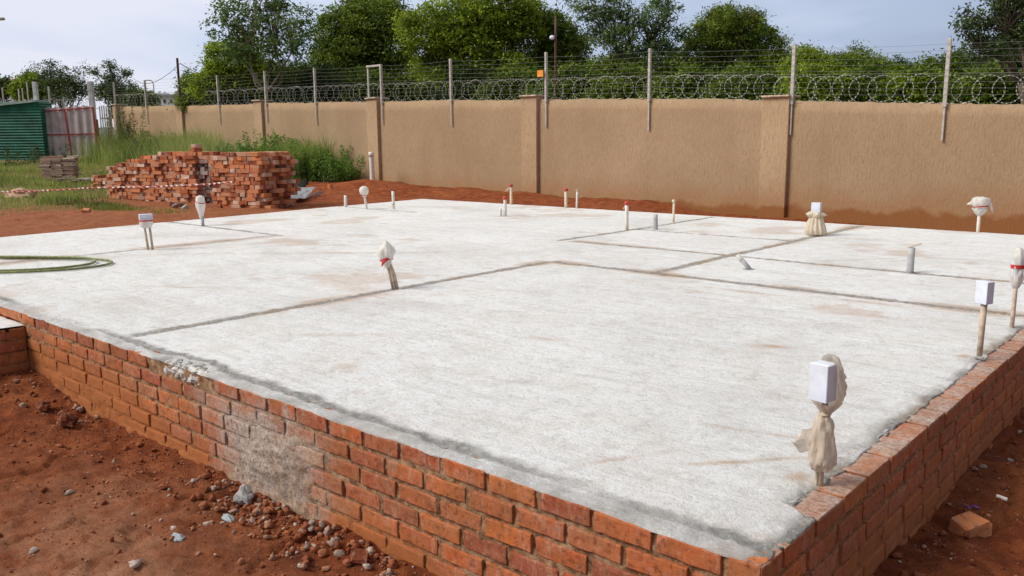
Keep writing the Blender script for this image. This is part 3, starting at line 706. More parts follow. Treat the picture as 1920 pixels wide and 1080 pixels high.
def pk_rub(n):     # piled along the foot of the near wall
    a = np.stack([rng.normal(-2.35, .26, n), YN-.02-np.abs(rng.normal(0, .15, n))], 1)
    b = np.stack([rng.normal(-1.75, .35, n//2), YN-.02-np.abs(rng.normal(0, .13, n//2))], 1)
    c = np.stack([rng.normal(-4.5, .5, n//5), YN-.02-np.abs(rng.normal(0, .12, n//5))], 1)
    d = np.stack([rng.uniform(-5.3, -.8, n//3), YN-.02-np.abs(rng.normal(0, .3, n//3))], 1)
    e = np.stack([rng.uniform(-3.2, -1.3, n//4), rng.uniform(-1.5, -.5, n//4)], 1)
    f = np.stack([rng.uniform(.02, .2, n//4), rng.uniform(-.1, 3.2, n//4)], 1)
    p = np.concatenate([a, b, c, d, e, f]); return p[(p[:, 1] < YN-.01) | (p[:, 0] > 0)]
stones('fine_grit', 16000, lambda n: (lambda p: p[rng.random(len(p)) < np.clip(.35+1.8*fbm(p[:, 0], p[:, 1], 3.3, 3, 431), .05, 1)])(np.concatenate([np.stack([rng.uniform(-5.4, -.8, n), rng.uniform(-1.7, YN, n)], 1), np.stack([rng.uniform(.03, 1.0, n//3), rng.uniform(.2, 4, n//3)], 1)])), .0012, .0048, M_rub, kind='stuff', label='fine pale and red grit covering the trodden earth near the plinth', cat='grit')
stones('rubble', 700, pk_rub, .003, .024, M_rub, kind='stuff', label='small grey and red rubble heaped along the foot of the brick plinth', cat='rubble')
def pk_clod(n):
    n = int(n*1.9)
    p = np.concatenate([np.stack([rng.uniform(-5.5, -.2, n), rng.uniform(-2.0, YN, n)], 1), np.stack([rng.uniform(.03, 1.4, n//3), rng.uniform(-.2, 5, n//3)], 1),
        np.stack([rng.uniform(-17, -11.2, n//5), rng.uniform(1, 9, n//5)], 1), np.stack([rng.uniform(-16, -4, n//8), rng.uniform(9.5, 12.4, n//8)], 1)])
    return p[rng.random(len(p)) < np.clip(.32+2.2*fbm(p[:, 0], p[:, 1], 2.6, 3, 401), .03, 1)]
stones('soil_clods', 6500, pk_clod, .002, .010, M_clod, kind='stuff', label='loose crumbs and pebbles of red earth scattered over the bare ground', cat='soil')
def stone1(name, x, y, r, mat, label, cat, sq=(1, 1, .7), seed=1, sink=.35, **k):
    mb = MB(); lump(mb, (0, 0, 0), r, sq, seed, 12, 8, .3)
    o = mb.build(name, mat, None, smooth=False, label=label, cat=cat, **k); o.location = (x, y, gz1(x, y)+r*sq[2]*(1-sink)); return o
stone1('stone', -2.30, -.577, .027, M_bstone, 'small blue grey stone lying alone on the pale trodden earth at bottom left', 'stone', (1.3, .8, .6), 2)
stone1('stone', -2.52, -.13, .045, M_lumpd, 'grey concrete lump, biggest in the rubble under the cement splashed bricks', 'stone', (1.1, .9, .9), 5, .1)
stone1('soil_lump', -4.60, -.26, .042, M_rstone, 'dark red earth lump nearer the left edge, below the porch plinth', 'soil lump', (1.1, .9, .8), 3, .2)
stone1('soil_lump', -4.22, -.27, .052, M_rstone, 'dark red earth lump further right of the two beside the plinth wall', 'soil lump', (1.2, .9, .75), 9, .2)
stone1('stone', -2.35, -.32, .026, M_bstone, 'pale grey pebble pair left of the grey rubble heap', 'stone', (1.6, .7, .6), 12)

# brick prototypes
def brick_mesh(name='brick', ch=.004, j=.0016, sz=(.222, .106, .073)):
    mb = MB(); mb.box((0, 0, 0), sz, ch=ch, jit=j, tint=rng.random()*.1); o = mb.build(name, MSB); return o
def add_brick(mesh, loc, R3, label, group, mat=None):
    o = bpy.data.objects.new('brick', mesh); COL.objects.link(o)
    o.matrix_world = Matrix.Translation(Vector(loc)) @ R3.to_4x4()
    if mat: o.material_slots[0].link = 'OBJECT'; o.material_slots[0].material = mat
    return tag(o, label, 'brick', group)
from mathutils import Euler
meshes = []
for i in range(4):
    o = brick_mesh(); meshes.append(o.data); bpy.data.objects.remove(o)
meshes_h = []
for i in range(2):
    o = brick_mesh(sz=(.12, .106, .073), j=.006, ch=.008); meshes_h.append(o.data); bpy.data.objects.remove(o)
o = add_brick(meshes_h[0], (.155, 1.63, gz1(.155, 1.63)+.035), Euler((.05, -.06, 1.05)).to_matrix(), 'broken half brick lying alone on the dark red earth at bottom right', None)
o = add_brick(meshes_h[1], (-1.60, -.19, gz1(-1.6, -.19)+.012), Euler((.5, .25, .9)).to_matrix(), 'broken red brick end half buried in rubble near the bottom centre', None); o.scale = (.55, .6, .55)
# white tube, purple scrap
mb = MB(); mb.tube([(-.022, 0, 0), (.022, 0, 0)], .0085, 12); o = mb.build('plastic_tube', M_pvcw, smooth=False, label='short white plastic tube offcut on the earth behind the half brick', cat='tube'); o.location = (.20, 1.97, gz1(.20, 1.97)+.006); o.rotation_euler = (0, .1, -.1)
M_pur = simple('purple_cloth', (.22, .09, .30), .7, .2, 20)
P = []; Fc = []
nn_ = 9
for i in range(nn_):
    for j in range(4):
        u = i/(nn_-1)-.5; v = (j/3-.5)*(.012+.03*abs(u)); P.append((u*.06, v, .004+.006*math.sin(u*9)+.004*math.cos(j*2+u*14)))
for i in range(nn_-1):
    for j in range(3): Fc.append([i*4+j, (i+1)*4+j, (i+1)*4+j+1, i*4+j+1])
mb = MB(); mb.add(P, Fc); o = mb.build('fabric_scrap', M_pur, label='twisted scrap of purple cloth on the earth beside the half brick', cat='scrap'); o.location = (.115, 1.83, gz1(.115, 1.83)+.006); o.rotation_euler = (0, 0, .5)
sm = o.modifiers.new('s', 'SOLIDIFY'); sm.thickness = .0015

# ------------------------------------------------------------------ conduits on the slab
def vpipe(mb, r, h0, h1, lean=(0, 0), base=(0, 0), n=12):
    k = 5
    mb.tube([(base[0]+lean[0]*t, base[1]+lean[1]*t, h0+(h1-h0)*t) for t in np.linspace(0, 1, k)], r, n)
def lathe(prof, n=28, fold=.12, nf=9, seed=0, off=(0, 0), sq=1.0, crm=1.0):
    """prof: (z, r) list; folds grow with r"""
    V = []; Fc = []
    for i, (z_, r) in enumerate(prof):
        for j in range(n):
            a = 2*math.pi*j/n
            q_ = Vector((math.cos(a), math.sin(a), z_*14+seed*3.3))
            k = 1+fold*.8*math.sin(nf*a+seed+i*.3*crm+2*crm*mnoise.noise(q_))+crm*(fold*1.5*mnoise.noise(q_*1.7)+fold*1.6*abs(mnoise.noise(q_*3.9))-fold*.4)
            V.append((off[0]+r*k*math.cos(a), off[1]+r*k*math.sin(a)*sq, z_+ .25*r*fold*4*mnoise.noise(Vector((math.cos(a)*2, math.sin(a)*2, seed+9)))))
    m = len(prof)
    for i in range(m-1):
        for j in range(n): Fc.append([i*n+j, i*n+(j+1) % n, (i+1)*n+(j+1) % n, (i+1)*n+j])
    return V, Fc
def bag(parent, prof, mat, name='plastic_bag', cap=True, **k):
    pz_ = [p_[0] for p_ in prof]; pr_ = [p_[1] for p_ in prof]; tt_ = np.linspace(0, len(prof)-1, len(prof)*3-2); prof = [(float(np.interp(q, range(len(pz_)), pz_)), float(np.interp(q, range(len(pr_)), pr_))) for q in tt_]; k['n'] = max(k.get('n', 36), 36)
    V, Fc = lathe(prof, **k); mb = MB(); 
    n = k.get('n', 28)
    if cap:
        V = list(V); z0 = prof[-1][0]; c = np.mean(np.array(V[-n:]), 0); V.append(tuple(c)); L0 = len(V)-1; b0 = (len(prof)-1)*n
        Fc = Fc + [[b0+j, b0+(j+1) % n, L0] for j in range(n)]
    mb.add(V, Fc); return mb.build(name, mat, parent, smooth=True)
def tape(parent, z_, r, h=.012, mat=None, tilt=0.0, off=(0, 0)):
    mb = MB(); n = 20; V = []; 
    for t in (0, 1):
        for j in range(n):
            a = 2*math.pi*j/n; V.append((off[0]+r*math.cos(a), off[1]+r*math.sin(a), z_+h*(t-.5)+tilt*math.cos(a)))
    V += [(q[0]*.9 if 0 else (off[0]+(q[0]-off[0])*.93), off[1]+(q[1]-off[1])*.93, q[2]) for q in V]
    Fc = []
    for j in range(n):
        k = (j+1) % n; Fc += [[j, k, n+k, n+j], [2*n+k, 2*n+j, 3*n+j, 3*n+k], [n+j, n+k, 3*n+k, 3*n+j], [k, j, 2*n+j, 2*n+k]]
    mb.add(V, Fc); return mb.build('tape_band', mat or M_red, parent, smooth=False)
def jbox(parent, z0, w_, h, d, rz, mat=None, off=(0, 0), lidc=True):
    mb = MB(); mb.box((off[0], off[1], z0+h/2), (w_, d, h), rz, ch=.003); o = mb.build('junction_box', mat or M_jbox, parent)
    if lidc:
        m2 = MB(); R = np.array([math.cos(rz), math.sin(rz)]); q = np.array([math.sin(rz), -math.cos(rz)])*(d/2+.0035)
        m2.box((off[0]+q[0], off[1]+q[1], z0+h/2), (w_*1.02, .006, h*1.01), rz, ch=.002); m2.build('cover_plate', mat or M_jbox, o)
    return o
S0 = .0   # slab surface
CAMAZ = math.atan2(-_fw[1], -_fw[0])
def face_cam(x, y, extra=0):   # yaw so that local -y faces the camera
    a = math.atan2(CP[1]-y, CP[0]-x); return a + math.pi/2 + extra
GR = 'conduit stubs standing on the slab'
# 1 the big one near the corner
t = empty('wrapped_conduit_box', (-.10, .62, S0), label='white junction box half wrapped in a tan plastic bag, nearest the slab corner', cat='conduit box', group=GR)
rz = face_cam(-.10, .62, 0)
mb = MB(); vpipe(mb, .0105, -.02, .28); vpipe(mb, .006, -.02, .07, base=(-.010, -.009)); mb.build('conduit', M_pvcd, t, smooth=True)
jbox(t, .293, .066, .127, .055, rz-.55, off=(-.006, -.004))
# bag flap hanging on the box's right and behind
V = []; Fc = []
ax = np.array([math.cos(rz), math.sin(rz)]); bx = np.array([-math.sin(rz), math.cos(rz)])
prof = [(.235, .012), (.25, .016), (.262, .026), (.275, .037), (.29, .046), (.31, .052), (.345, .054), (.38, .050), (.41, .042), (.435, .028), (.448, .012)]
V0, F0 = lathe([(float(np.interp(q, range(len(prof)), [a_[0] for a_ in prof])), float(np.interp(q, range(len(prof)), [a_[1] for a_ in prof]))) for q in np.linspace(0, len(prof)-1, 34)], n=64, fold=.15, nf=7, seed=2, off=(0, 0))
V0 = np.array(V0)
loc = V0.copy(); lx = V0[:, 0]; ly = V0[:, 1]
# keep the right/back part of the shell: squash where it would cover the open front-left face of the box
sgn = np.clip((lx*0.75 + ly*.65)/.05, -1, 1)
keepf = [f_ for f_ in F0 if np.mean([V0[i][0]*.80+V0[i][1]*.60 for i in f_]) > -.004 or np.mean([V0[i][2] for i in f_]) < .285]
Vr = np.stack([lx*ax[0]+ly*bx[0], lx*ax[1]+ly*bx[1], V0[:, 2]], 1); Vr[:, :2] += np.array([.004, .006])
mb = MB(); mb.add(Vr, keepf); mb.build('plastic_bag', M_bagt, t, smooth=True)
bag(t, [(.042, .020), (.052, .032), (.075, .040), (.11, .040), (.15, .037), (.19, .033), (.22, .026), (.236, .018), (.247, .015)], M_bagt, fold=.20, nf=5, seed=4, n=64, name='bag_tail', cap=False)
mb = MB(); V = []; Fc = []     # loose flap to the left
for i in range(9):
    for j in range(7):
        u = i/8; v = j/6; hw = .052*(1-max(0, (u-.45)/.55)**2.2*.75); zc = .150-.016*u
        p = -ax*(.018+.070*u+.012*math.sin(v*math.pi)*u) + bx*(.014*math.sin(v*6+u*4)+.006*math.sin(v*13)-.01)
        V.append((p[0], p[1], zc+hw*(.5-v)*1.7+.005*math.sin(u*11+v*3)))
for i in range(8):
    for j in range(6): Fc.append([i*7+j, (i+1)*7+j, (i+1)*7+j+1, i*7+j+1])
mb.add(V, Fc); mb.build('bag_flap', M_bagt, t, smooth=True)
mb = MB(); mb.tube([(.017*math.cos(a), .017*math.sin(a), .243) for a in np.linspace(0, 6.3, 20)], .0035, 6); mb.build('tie', M_pvcd, t, smooth=True)
# 2
t = empty('conduit_box', (-.11, 2.77, 0), label='bare white junction box on a single pale conduit beside the right brick edge', cat='conduit box', group=GR)
mb = MB(); mb.tube([(0, 0, -.02), (0, 0, .18), (0, 0, .30)], [.0135, .015, .0165], 14); mb.build('conduit', M_pvcd, t, smooth=True)
jbox(t, .295, .066, .118, .05, face_cam(-.11, 2.77, -.62))
mb = MB(); lump(mb, (.0, -.01, .004), .022, (1.3, 1, .5), 4); mb.build('mortar_blob', M_lumpd, t)
# 3
t = empty('wrapped_conduit_box', (-.15, 3.72, 0), label='bagged conduit box with a red tape band at the right edge of the photo', cat='conduit box', group=GR)
mb = MB(); vpipe(mb, .0125, -.02, .27); mb.build('conduit', M_pvcd, t, smooth=True)
bag(t, [(.24, .014), (.26, .026), (.29, .034), (.32, .036), (.35, .034), (.37, .032), (.40, .035), (.44, .036), (.475, .024), (.49, .01)], M_bagw, fold=.12, nf=5, seed=6)
tape(t, .375, .038, .022); jbox(t, .31, .06, .11, .045, .3, lidc=False)
# 4
t = empty('grey_pipe', (-1.29, 5.54, 0), label='stout grey plastic pipe stub with a bent flap on top', cat='pipe', group=GR)
mb = MB(); vpipe(mb, .029, -.02, .215, n=18); mb.build('pipe', M_pvcg, t, smooth=True)
mb = MB(); R = (Euler((0, -.35, face_cam(-1.29, 5.54)))).to_matrix(); mb.box((.016, .014, .232), (.115, .03, .008), R=np.array(R), ch=.002); mb.build('flap', M_pvcd, t)
# 5
t = empty('wrapped_conduit_box', (-1.63, 9.25, 0), label='bagged box with red band and loose bag end at the far right slab edge', cat='conduit box', group=GR)
mb = MB(); vpipe(mb, .020, -.02, .25); mb.build('conduit', M_pvcw, t, smooth=True)
bag(t, [(.20, .025), (.235, .06), (.27, .075), (.30, .073), (.325, .09), (.37, .10), (.405, .095), (.425, .05)], M_bagw, fold=.12, nf=5, seed=8)
tape(t, .312, .086, .012, tilt=.006)
a5 = face_cam(-1.63, 9.25); ax5 = (math.cos(a5), math.sin(a5))
for s_, e_ in ((1, .24), (-1, .33)):
    mb = MB(); mb.tube([(ax5[0]*s_*.07, ax5[1]*s_*.07, .34), (ax5[0]*s_*.105, ax5[1]*s_*.105, .345), (ax5[0]*s_*.125, ax5[1]*s_*.125, (e_+.345)/2), (ax5[0]*s_*.14, ax5[1]*s_*.14, e_)], [.018, .020, .014, .004], 9)
    mb.build('bag_end', M_bagw, t, smooth=True)
# 6 ghost-like
t = empty('wrapped_conduit_box', (-3.01, 7.73, 0), label='white box above a wide skirt of gathered cream plastic sheet, like a little dress', cat='conduit box', group=GR)
bag(t, [(.018, .098), (.03, .112), (.06, .116), (.12, .102), (.18, .082), (.235, .060), (.27, .042), (.285, .03)], M_bagc, fold=.16, crm=.3, nf=13, seed=3, n=96, name='plastic_skirt', cap=False)
bag(t, [(.235, .03), (.225, .080), (.25, .095), (.28, .06), (.29, .03)], M_bagc, fold=.28, nf=5, seed=5, n=40, name='gathered_collar', cap=False)
mb = MB(); vpipe(mb, .014, -.02, .30); mb.build('conduit', M_pvcd, t, smooth=True)
jbox(t, .265, .10, .125, .07, face_cam(-3.01, 7.73, -.25), mat=M_jbox)
# 7 leaning
t = empty('leaning_pipe', (-2.42, 4.87, 0), label='cut pipe leaning over to the left near the crossing of two grey lines', cat='pipe', group=GR)
mb = MB(); mb.tube([(0, 0, -.02), (-.070, -.062, .090)], .021, 14); mb.build('pipe', M_pvcg, t, smooth=True)
mb = MB(); mb.tube([(-.058, -.050, .068), (-.098, -.088, .125)], [.02, .024], 14); mb.build('bag_end', M_bagw, t, smooth=True)
mb = MB(); lump(mb, (-.02, -.01, .0), .036, (1.4, 1, .22), 7); mb.build('mortar_blob', M_lumpd, t)
# thin stubs with caps
def stub(x, y, h, r, label, mat, cap=None, flag=None, second=None, tape_z=None):
    t = empty('conduit_stub', (x, y, 0), label=label, cat='conduit', group=GR)
    mb = MB(); vpipe(mb, r, -.02, h, lean=(rng.normal(0, .006), rng.normal(0, .006)))
    if second: vpipe(mb, r*.9, -.02, h*second[2], base=second[:2])
    mb.build('conduit', mat, t, smooth=True)
    if cap: 
        mb = MB(); mb.tube([(0, 0, h-.015), (0, 0, h+.02), (0, 0, h+.028)], [r*1.35, r*1.4, r*.9], 12); mb.build('end_cap', cap, t, smooth=True)
    if flag:
        a = face_cam(x, y); c_, s_ = math.cos(a), math.sin(a); mb = MB()
        for (du, z0, du2, z2, w0) in flag: mb.tube([(0, 0, z0), (c_*du*.6, s_*du*.6, (z0+z2)/2+.015), (c_*du2, s_*du2, z2)], [w0, w0*1.1, w0*.5], 6)
        mb.build('tape_tail', M_bagt, t, smooth=True)
    if tape_z: tape(t, tape_z, r*1.15, .012, M_pvcd)
    return t
stub(-5.16, 8.12, .285, .0165, 'thin pale conduit stub behind the stout grey one, on the back grey line', M_pvc, cap=M_pvc)
t = stub(-4.87, 7.21, .19, .028, 'short stout grey pipe stub standing in the middle of the far slab', M_pvcg)
stub(-5.16, 6.98, .33, .024, 'white conduit with a bright red cap where two grey lines meet', M_pvcw, cap=M_redcap, flag=[(-.03, .30, -.05, .26, .012)])
stub(-7.66, 9.22, .28, .017, 'slender conduit with drooping tape tail, right of a red capped one', M_pvcw, flag=[(.03, .29, .08, .20, .012), (-.01, .27, .03, .31, .012)])
stub(-7.87, 9.20, .30, .026, 'conduit with dull red cap at the back edge beside a slender bent one', M_pvc, cap=M_redcap)
stub(-9.10, 9.20, .33, .024, 'red capped conduit with a tape tail, before the central wall pillar', M_pvc, cap=M_redcap, flag=[(-.06, .31, -.10, .23, .016)])
stub(-7.68, 7.46, .27, .025, 'short red capped conduit with a broken stub at its foot', M_pvcw, cap=M_redcap, second=(-.05, -.05, .42))
stub(-10.06, 7.30, .30, .024, 'plain white conduit with dark foot, right of the round bagged one', M_pvcw, tape_z=.08)
stub(-11.10, 7.10, .20, .026, 'short plain white conduit at the back left edge of the slab', M_pvcw)
# bulb bag
t = empty('wrapped_conduit_box', (-10.43, 7.03, 0), label='round white bag like a bulb on a slim conduit', cat='conduit box', group=GR)
mb = MB(); vpipe(mb, .020, -.02, .26, lean=(-.02, -.03)); mb.build('conduit', M_pvcw, t, smooth=True)
bag(t, [(.20, .03), (.235, .04), (.26, .065), (.29, .078), (.33, .078), (.365, .06), (.385, .03)], M_bagw, fold=.05, nf=5, seed=9, off=(-.02, -.03)); tape(t, .232, .043, .014, tilt=.01, off=(-.02, -.03))
# 18 bag mid slab
t = empty('wrapped_conduit_box', (-4.12, 2.21, 0), label='pointed white bag tied with red tape on leaning conduits, middle of the slab', cat='conduit box', group=GR)
mb = MB()
for dx_, dy_, r_ in ((0, 0, .0115), (-.022, -.012, .010), (.016, .008, .009)): mb.tube([(dx_, dy_, -.02), (dx_-.02, dy_-.018, .12), (-.055+dx_*.5, -.048+dy_*.5, .27)], r_, 10)
mb.build('conduit', M_pvcd, t, smooth=True)
bag(t, [(.17, .020), (.20, .030), (.225, .040), (.26, .056), (.30, .066), (.325, .058), (.352, .034), (.385, .006)], M_bagw, fold=.17, nf=4, seed=12, off=(-.052, -.046))
tape(t, .235, .052, .016, tilt=.012, off=(-.052, -.046))
a18 = face_cam(-4.12, 2.21); mb = MB(); c_, s_ = math.cos(a18), math.sin(a18)
mb.tube([(-.05+s_*.05, -.045-c_*.05, .245), (-.06-c_*.02+s_*.06, -.05-s_*.02-c_*.06, .22), (-.06-c_*.03+s_*.055, -.05-s_*.03-c_*.055, .19)], [.012, .011, .004], 6); mb.build('tape_tail', M_red, t, smooth=True)
# 19
t = empty('wrapped_conduit_box', (-10.08, 3.86, 0), label='tall bag crossed by red tape on a tapering conduit in front of the brick stack', cat='conduit box', group=GR)
mb = MB(); mb.tube([(0, 0, -.02), (0, 0, .13)], .021, 12); mb.build('conduit', M_pvcg, t, smooth=True)
bag(t, [(.10, .024), (.16, .034), (.22, .050), (.27, .063), (.32, .064), (.37, .058), (.40, .050), (.415, .02)], M_bagw, fold=.06, nf=5, seed=15, off=(-.01, -.01)); tape(t, .33, .068, .012, tilt=-.02, off=(-.01, -.01))
# 20
t = empty('wrapped_conduit_box', (-8.09, 2.15, 0), label='flat topped white box with a red band on two conduits', cat='conduit box', group=GR)
a20 = face_cam(-8.09, 2.15); c_, s_ = math.cos(a20), math.sin(a20); mb = MB()
for q in (-.022, .022): mb.tube([(c_*q, s_*q, -.02), (c_*q*1.2-c_*.02, s_*q*1.2-s_*.02, .30)], .0125, 10)
mb.build('conduit', M_pvcd, t, smooth=True)
jbox(t, .325, .135, .062, .07, a20+.1, off=(-c_*.022, -s_*.022), lidc=False)
o_ = (-c_*.022, -s_*.022); bag(t, [(.235, .035), (.255, .058), (.28, .066), (.31, .068), (.33, .066)], M_bagw, fold=.06, nf=6, seed=18, off=o_, cap=False); tape(t, .318, .073, .014, off=o_)
# hose
pts = [(-9.3, .30), (-9.1, .52), (-8.53, .81), (-8.05, 1.17), (-7.79, 1.37), (-7.50, 1.46), (-7.28, 1.40), (-7.16, 1.22), (-7.15, 1.0), (-7.24, .80), (-7.45, .46), (-7.75, .22), (-8.1, .16), (-8.5, .3), (-8.75, .55), (-8.45, .88), (-8.1, 1.10), (-7.85, 1.28), (-7.62, 1.36), (-7.42, 1.30), (-7.33, 1.1), (-7.36, .85), (-7.5, .62), (-7.68, .44), (-7.98, .3), (-8.6, .12), (-9.4, .1)]
pz = [.016+(.018 if 13 <= i <= 18 else 0) for i in range(len(pts))]
P3 = np.array([(a_[0], a_[1], z_) for a_, z_ in zip(pts, pz)]); hp = []
for i in range(1, len(P3)-2):
    for q in range(10):
        t_ = q/10; p0, p1, p2, p3 = P3[i-1:i+3]
        hp.append((p0*(1-t_)**3+p1*(3*t_**3-6*t_**2+4)+p2*(-3*t_**3+3*t_**2+3*t_+1)+p3*t_**3)/6)
mb = MB(); mb.tube(hp, .011, 10); mb.build('garden_hose', M_hose, smooth=True, label='green garden hose lying in a loose coil on the left of the slab', cat='hose')

# ------------------------------------------------------------------ boundary wall
YW = 12.6; TH = .23
tops = [(-32.6, 2.44), (-27.04, 2.33), (-24.63, 2.28), (-22.29, 2.25), (-19.36, 2.19), (-16.3, 2.11), (-14.01, 2.07), (-11.66, 1.99), (-8.44, 1.90), (-7.0, 1.84), (-5.35, 1.745), (-3.0, 1.64), (-2.06, 1.60), (4, 1.42)]
tx = np.array([a[0] for a in tops]); tz = np.array([a[1] for a in tops])
wtop = lambda x_: np.interp(x_, tx, tz)
bw = empty('boundary_wall', (-12, YW, 0), label='long ochre scratch-plastered boundary wall with pillars behind the slab', cat='wall')
OX, OY = 12, -YW
pil = [(-31.95, .38), (-27.1, .40), (-22.28, .42), (-16.90, .43), (-11.50, .45), (-5.76, .50), (-0.4, .5)]
xsw = np.arange(-32.3, 3.6, .06)
zf = np.linspace(0, 1, 26)
prevx = -32.3
bays = [-32.3] + [p_[0] for p_ in pil[1:]] + [3.5]
for bi in range(len(bays)-1):
    a0, a1 = bays[bi], bays[bi+1]; xs_ = np.linspace(a0, a1, int((a1-a0)/.05))
    tp = wtop(xs_) + .014*fbm(xs_, xs_*0, 5, 4, 100+bi, .7) + .02*fbm(xs_, xs_*0, .6, 2, 200)
    rows = []
    for k in range(14): rows.append(np.stack([xs_, np.full_like(xs_, YW)+.006*fbm(xs_, xs_*0+k*.5, 1.5, 2, 5), -.9+(tp+.9)*k/13 - (.012 if k == 13 else 0)], 1))
    for k in range(1, 7): rows.append(np.stack([xs_, np.full_like(xs_, YW)+TH*k/7+(.0), tp+.022*fbm(xs_, xs_*0+k*.37, 7, 3, 31)], 1))
    rows.append(np.stack([xs_, np.full_like(xs_, YW+TH), tp-.01], 1)); rows.append(np.stack([xs_, np.full_like(xs_, YW+TH), np.full_like(xs_, -.9)], 1))
    A = np.stack(rows, 1); V = A.reshape(-1, 3).copy(); V[:, 0] += OX; V[:, 1] += OY
    o = mesh_np('wall_panel', V, grid_faces(A.shape[0], A.shape[1])[:, ::1], MPL, bw, smooth=False)
    o.location = (0, 0, 0)
for px_, wd in pil:
    zt = float(wtop(px_))+.08
    mb = MB(); mb.box((px_+OX, .04, (zt-.9)/2), (wd, .25, zt+.9), ch=.008); 
    o = mb.build('pillar', MPL2, bw)
    mb = MB(); mb.box((px_+OX, .11, zt+.004), (wd+.03, .50, .035), ch=.010, jit=.003); mb.build('pillar_cap', simple('mortar_cap', (.50, .38, .28), .95, .3, 18, bmp=.01) if 'mortar_cap' not in bpy.data.materials else bpy.data.materials['mortar_cap'], o)
# chips of brick and mortar along the top
M_top = bpy.data.materials['mortar_cap']
mb = MB()
for i in range(110):
    xx_ = rng.uniform(-24, 1.5); lump(mb, (xx_+OX, rng.uniform(.02, .16), float(wtop(xx_))+.004), rng.uniform(.012, .028), (2.4, 1.2, .6), i, 7, 5, .3)
mb.build('coping_mortar', M_top, bw)

# ------------------------------------------------------------------ fence posts, electric wires, razor wire
posts = [(274, 150, 232, 0), (338, 108, 250, 2), (410, 141, 232, 0), (499, 133, 230, 0), (592, 127, 233, 0), (716, 120, 232, 1), (846, 110, 236, 0), (1024, 98, 238, 0), (1217, 91, 244, 0), (1485, 83, 253, 0), (1772, 73, 264, 0)]
PG = 'steel posts carrying the electric fence on the wall'
plab = ['far left steel fence post on the wall, above the weeds', 'tall dark topped post on the wall near its far end', 'fence post between the tall dark topped post and the second visible pillar', 'fence post at the pillar behind the brick stack', 'fence post midway along the wall panel behind the green weeds', 'double fence post joined by a short top bar beside a pillar', 'fence post in the middle of the panel right of the double post', 'fence post beside the central pillar, with an orange sign and brown pole behind it', 'fence post in the middle of the wide panel right of the central pillar', 'wide steel fence post beside the right-hand pillar', 'rightmost steel fence post, tilting slightly against the sky']
M_brown = simple('brown_paint', (.10, .045, .035), .6, .2, 10)
ptops = []
for (px_, yt, yb, kind), lb in zip(posts, plab):
    a = onY(px_, 190, YW-.03); t_ = onY(px_, yt, YW-.03)[2]; b_z = onY(px_, yb, YW-.03)[2]
    x_ = a[0]; zw = float(wtop(x_)); ptops.append((x_, t_))
    t = empty('fence_post', (x_, YW-.03, 0), label=lb, cat='fence post', group=PG)
    wd = .058 if px_ > 1400 else .05
    mb = MB(); mb.box((0, -.012, (t_+zw-.05)/2), (wd, .035, t_-zw+.05), ch=.003); 
    mb.box((wd*.3, .012, (t_+zw+.1)/2), (.006, .05, t_-zw-.1))
    mb.build('post', M_brown if kind == 2 else M_galv, t)
    mb = MB(); mb.box((0, -.004, (zw+b_z)/2), (.030, .022, zw-b_z), ch=.002); mb.build('wall_bracket', M_galv, t)
    if kind == 1:
        x2 = onY(692, 190, YW)[0]-x_; mb = MB(); mb.box((x2, .03, (t_+zw-.01)/2), (wd, .035, t_-zw+.01), ch=.003); mb.build('post', M_galv, t)
        mb = MB(); mb.box((x2/2, .0, t_-.03), (abs(x2)+wd, .03, .05), ch=.003); mb.build('top_bar', M_galv, t)
wires = empty('electric_fence_wires', (-12, YW-.075, 0), label='nine thin horizontal electric fence wires strung between the posts above the wall', cat='fence wires')
pxs = [(-33, None)]+[p_ for p_ in ptops]+[(3.6, None)]
for k in range(9):
    mb = MB(); pts = []
    for xx_ in [-32.5]+[p_[0] for p_ in ptops]+[3.5]:
        pts.append((xx_+12, .0, float(wtop(xx_))+.14+k*.095))
    fp = []
    for a, b in zip(pts[:-1], pts[1:]):
        for q in range(4): s_ = q/4; fp.append((a[0]+(b[0]-a[0])*s_, 0, a[2]+(b[2]-a[2])*s_-.02*4*s_*(1-s_)))
    fp.append(pts[-1]); mb.tube(fp, .0019, 4); mb.build('wire', M_wire, wires)
RG = 'coils of flat razor wire along the wall top'
blab = ['razor wire coil on the farthest left wall panel', 'razor wire coil left of the pillar behind the brick stack', 'razor wire coil above the green weeds, left of the double post', 'razor wire coil between the double post and the central pillar', 'razor wire coil on the wide panel right of the central pillar', 'razor wire coil at the right end, from the right pillar past the last post']
bxs = [-32.1, -27.1, -22.3, -16.9, -11.5, -5.7, 3.4]
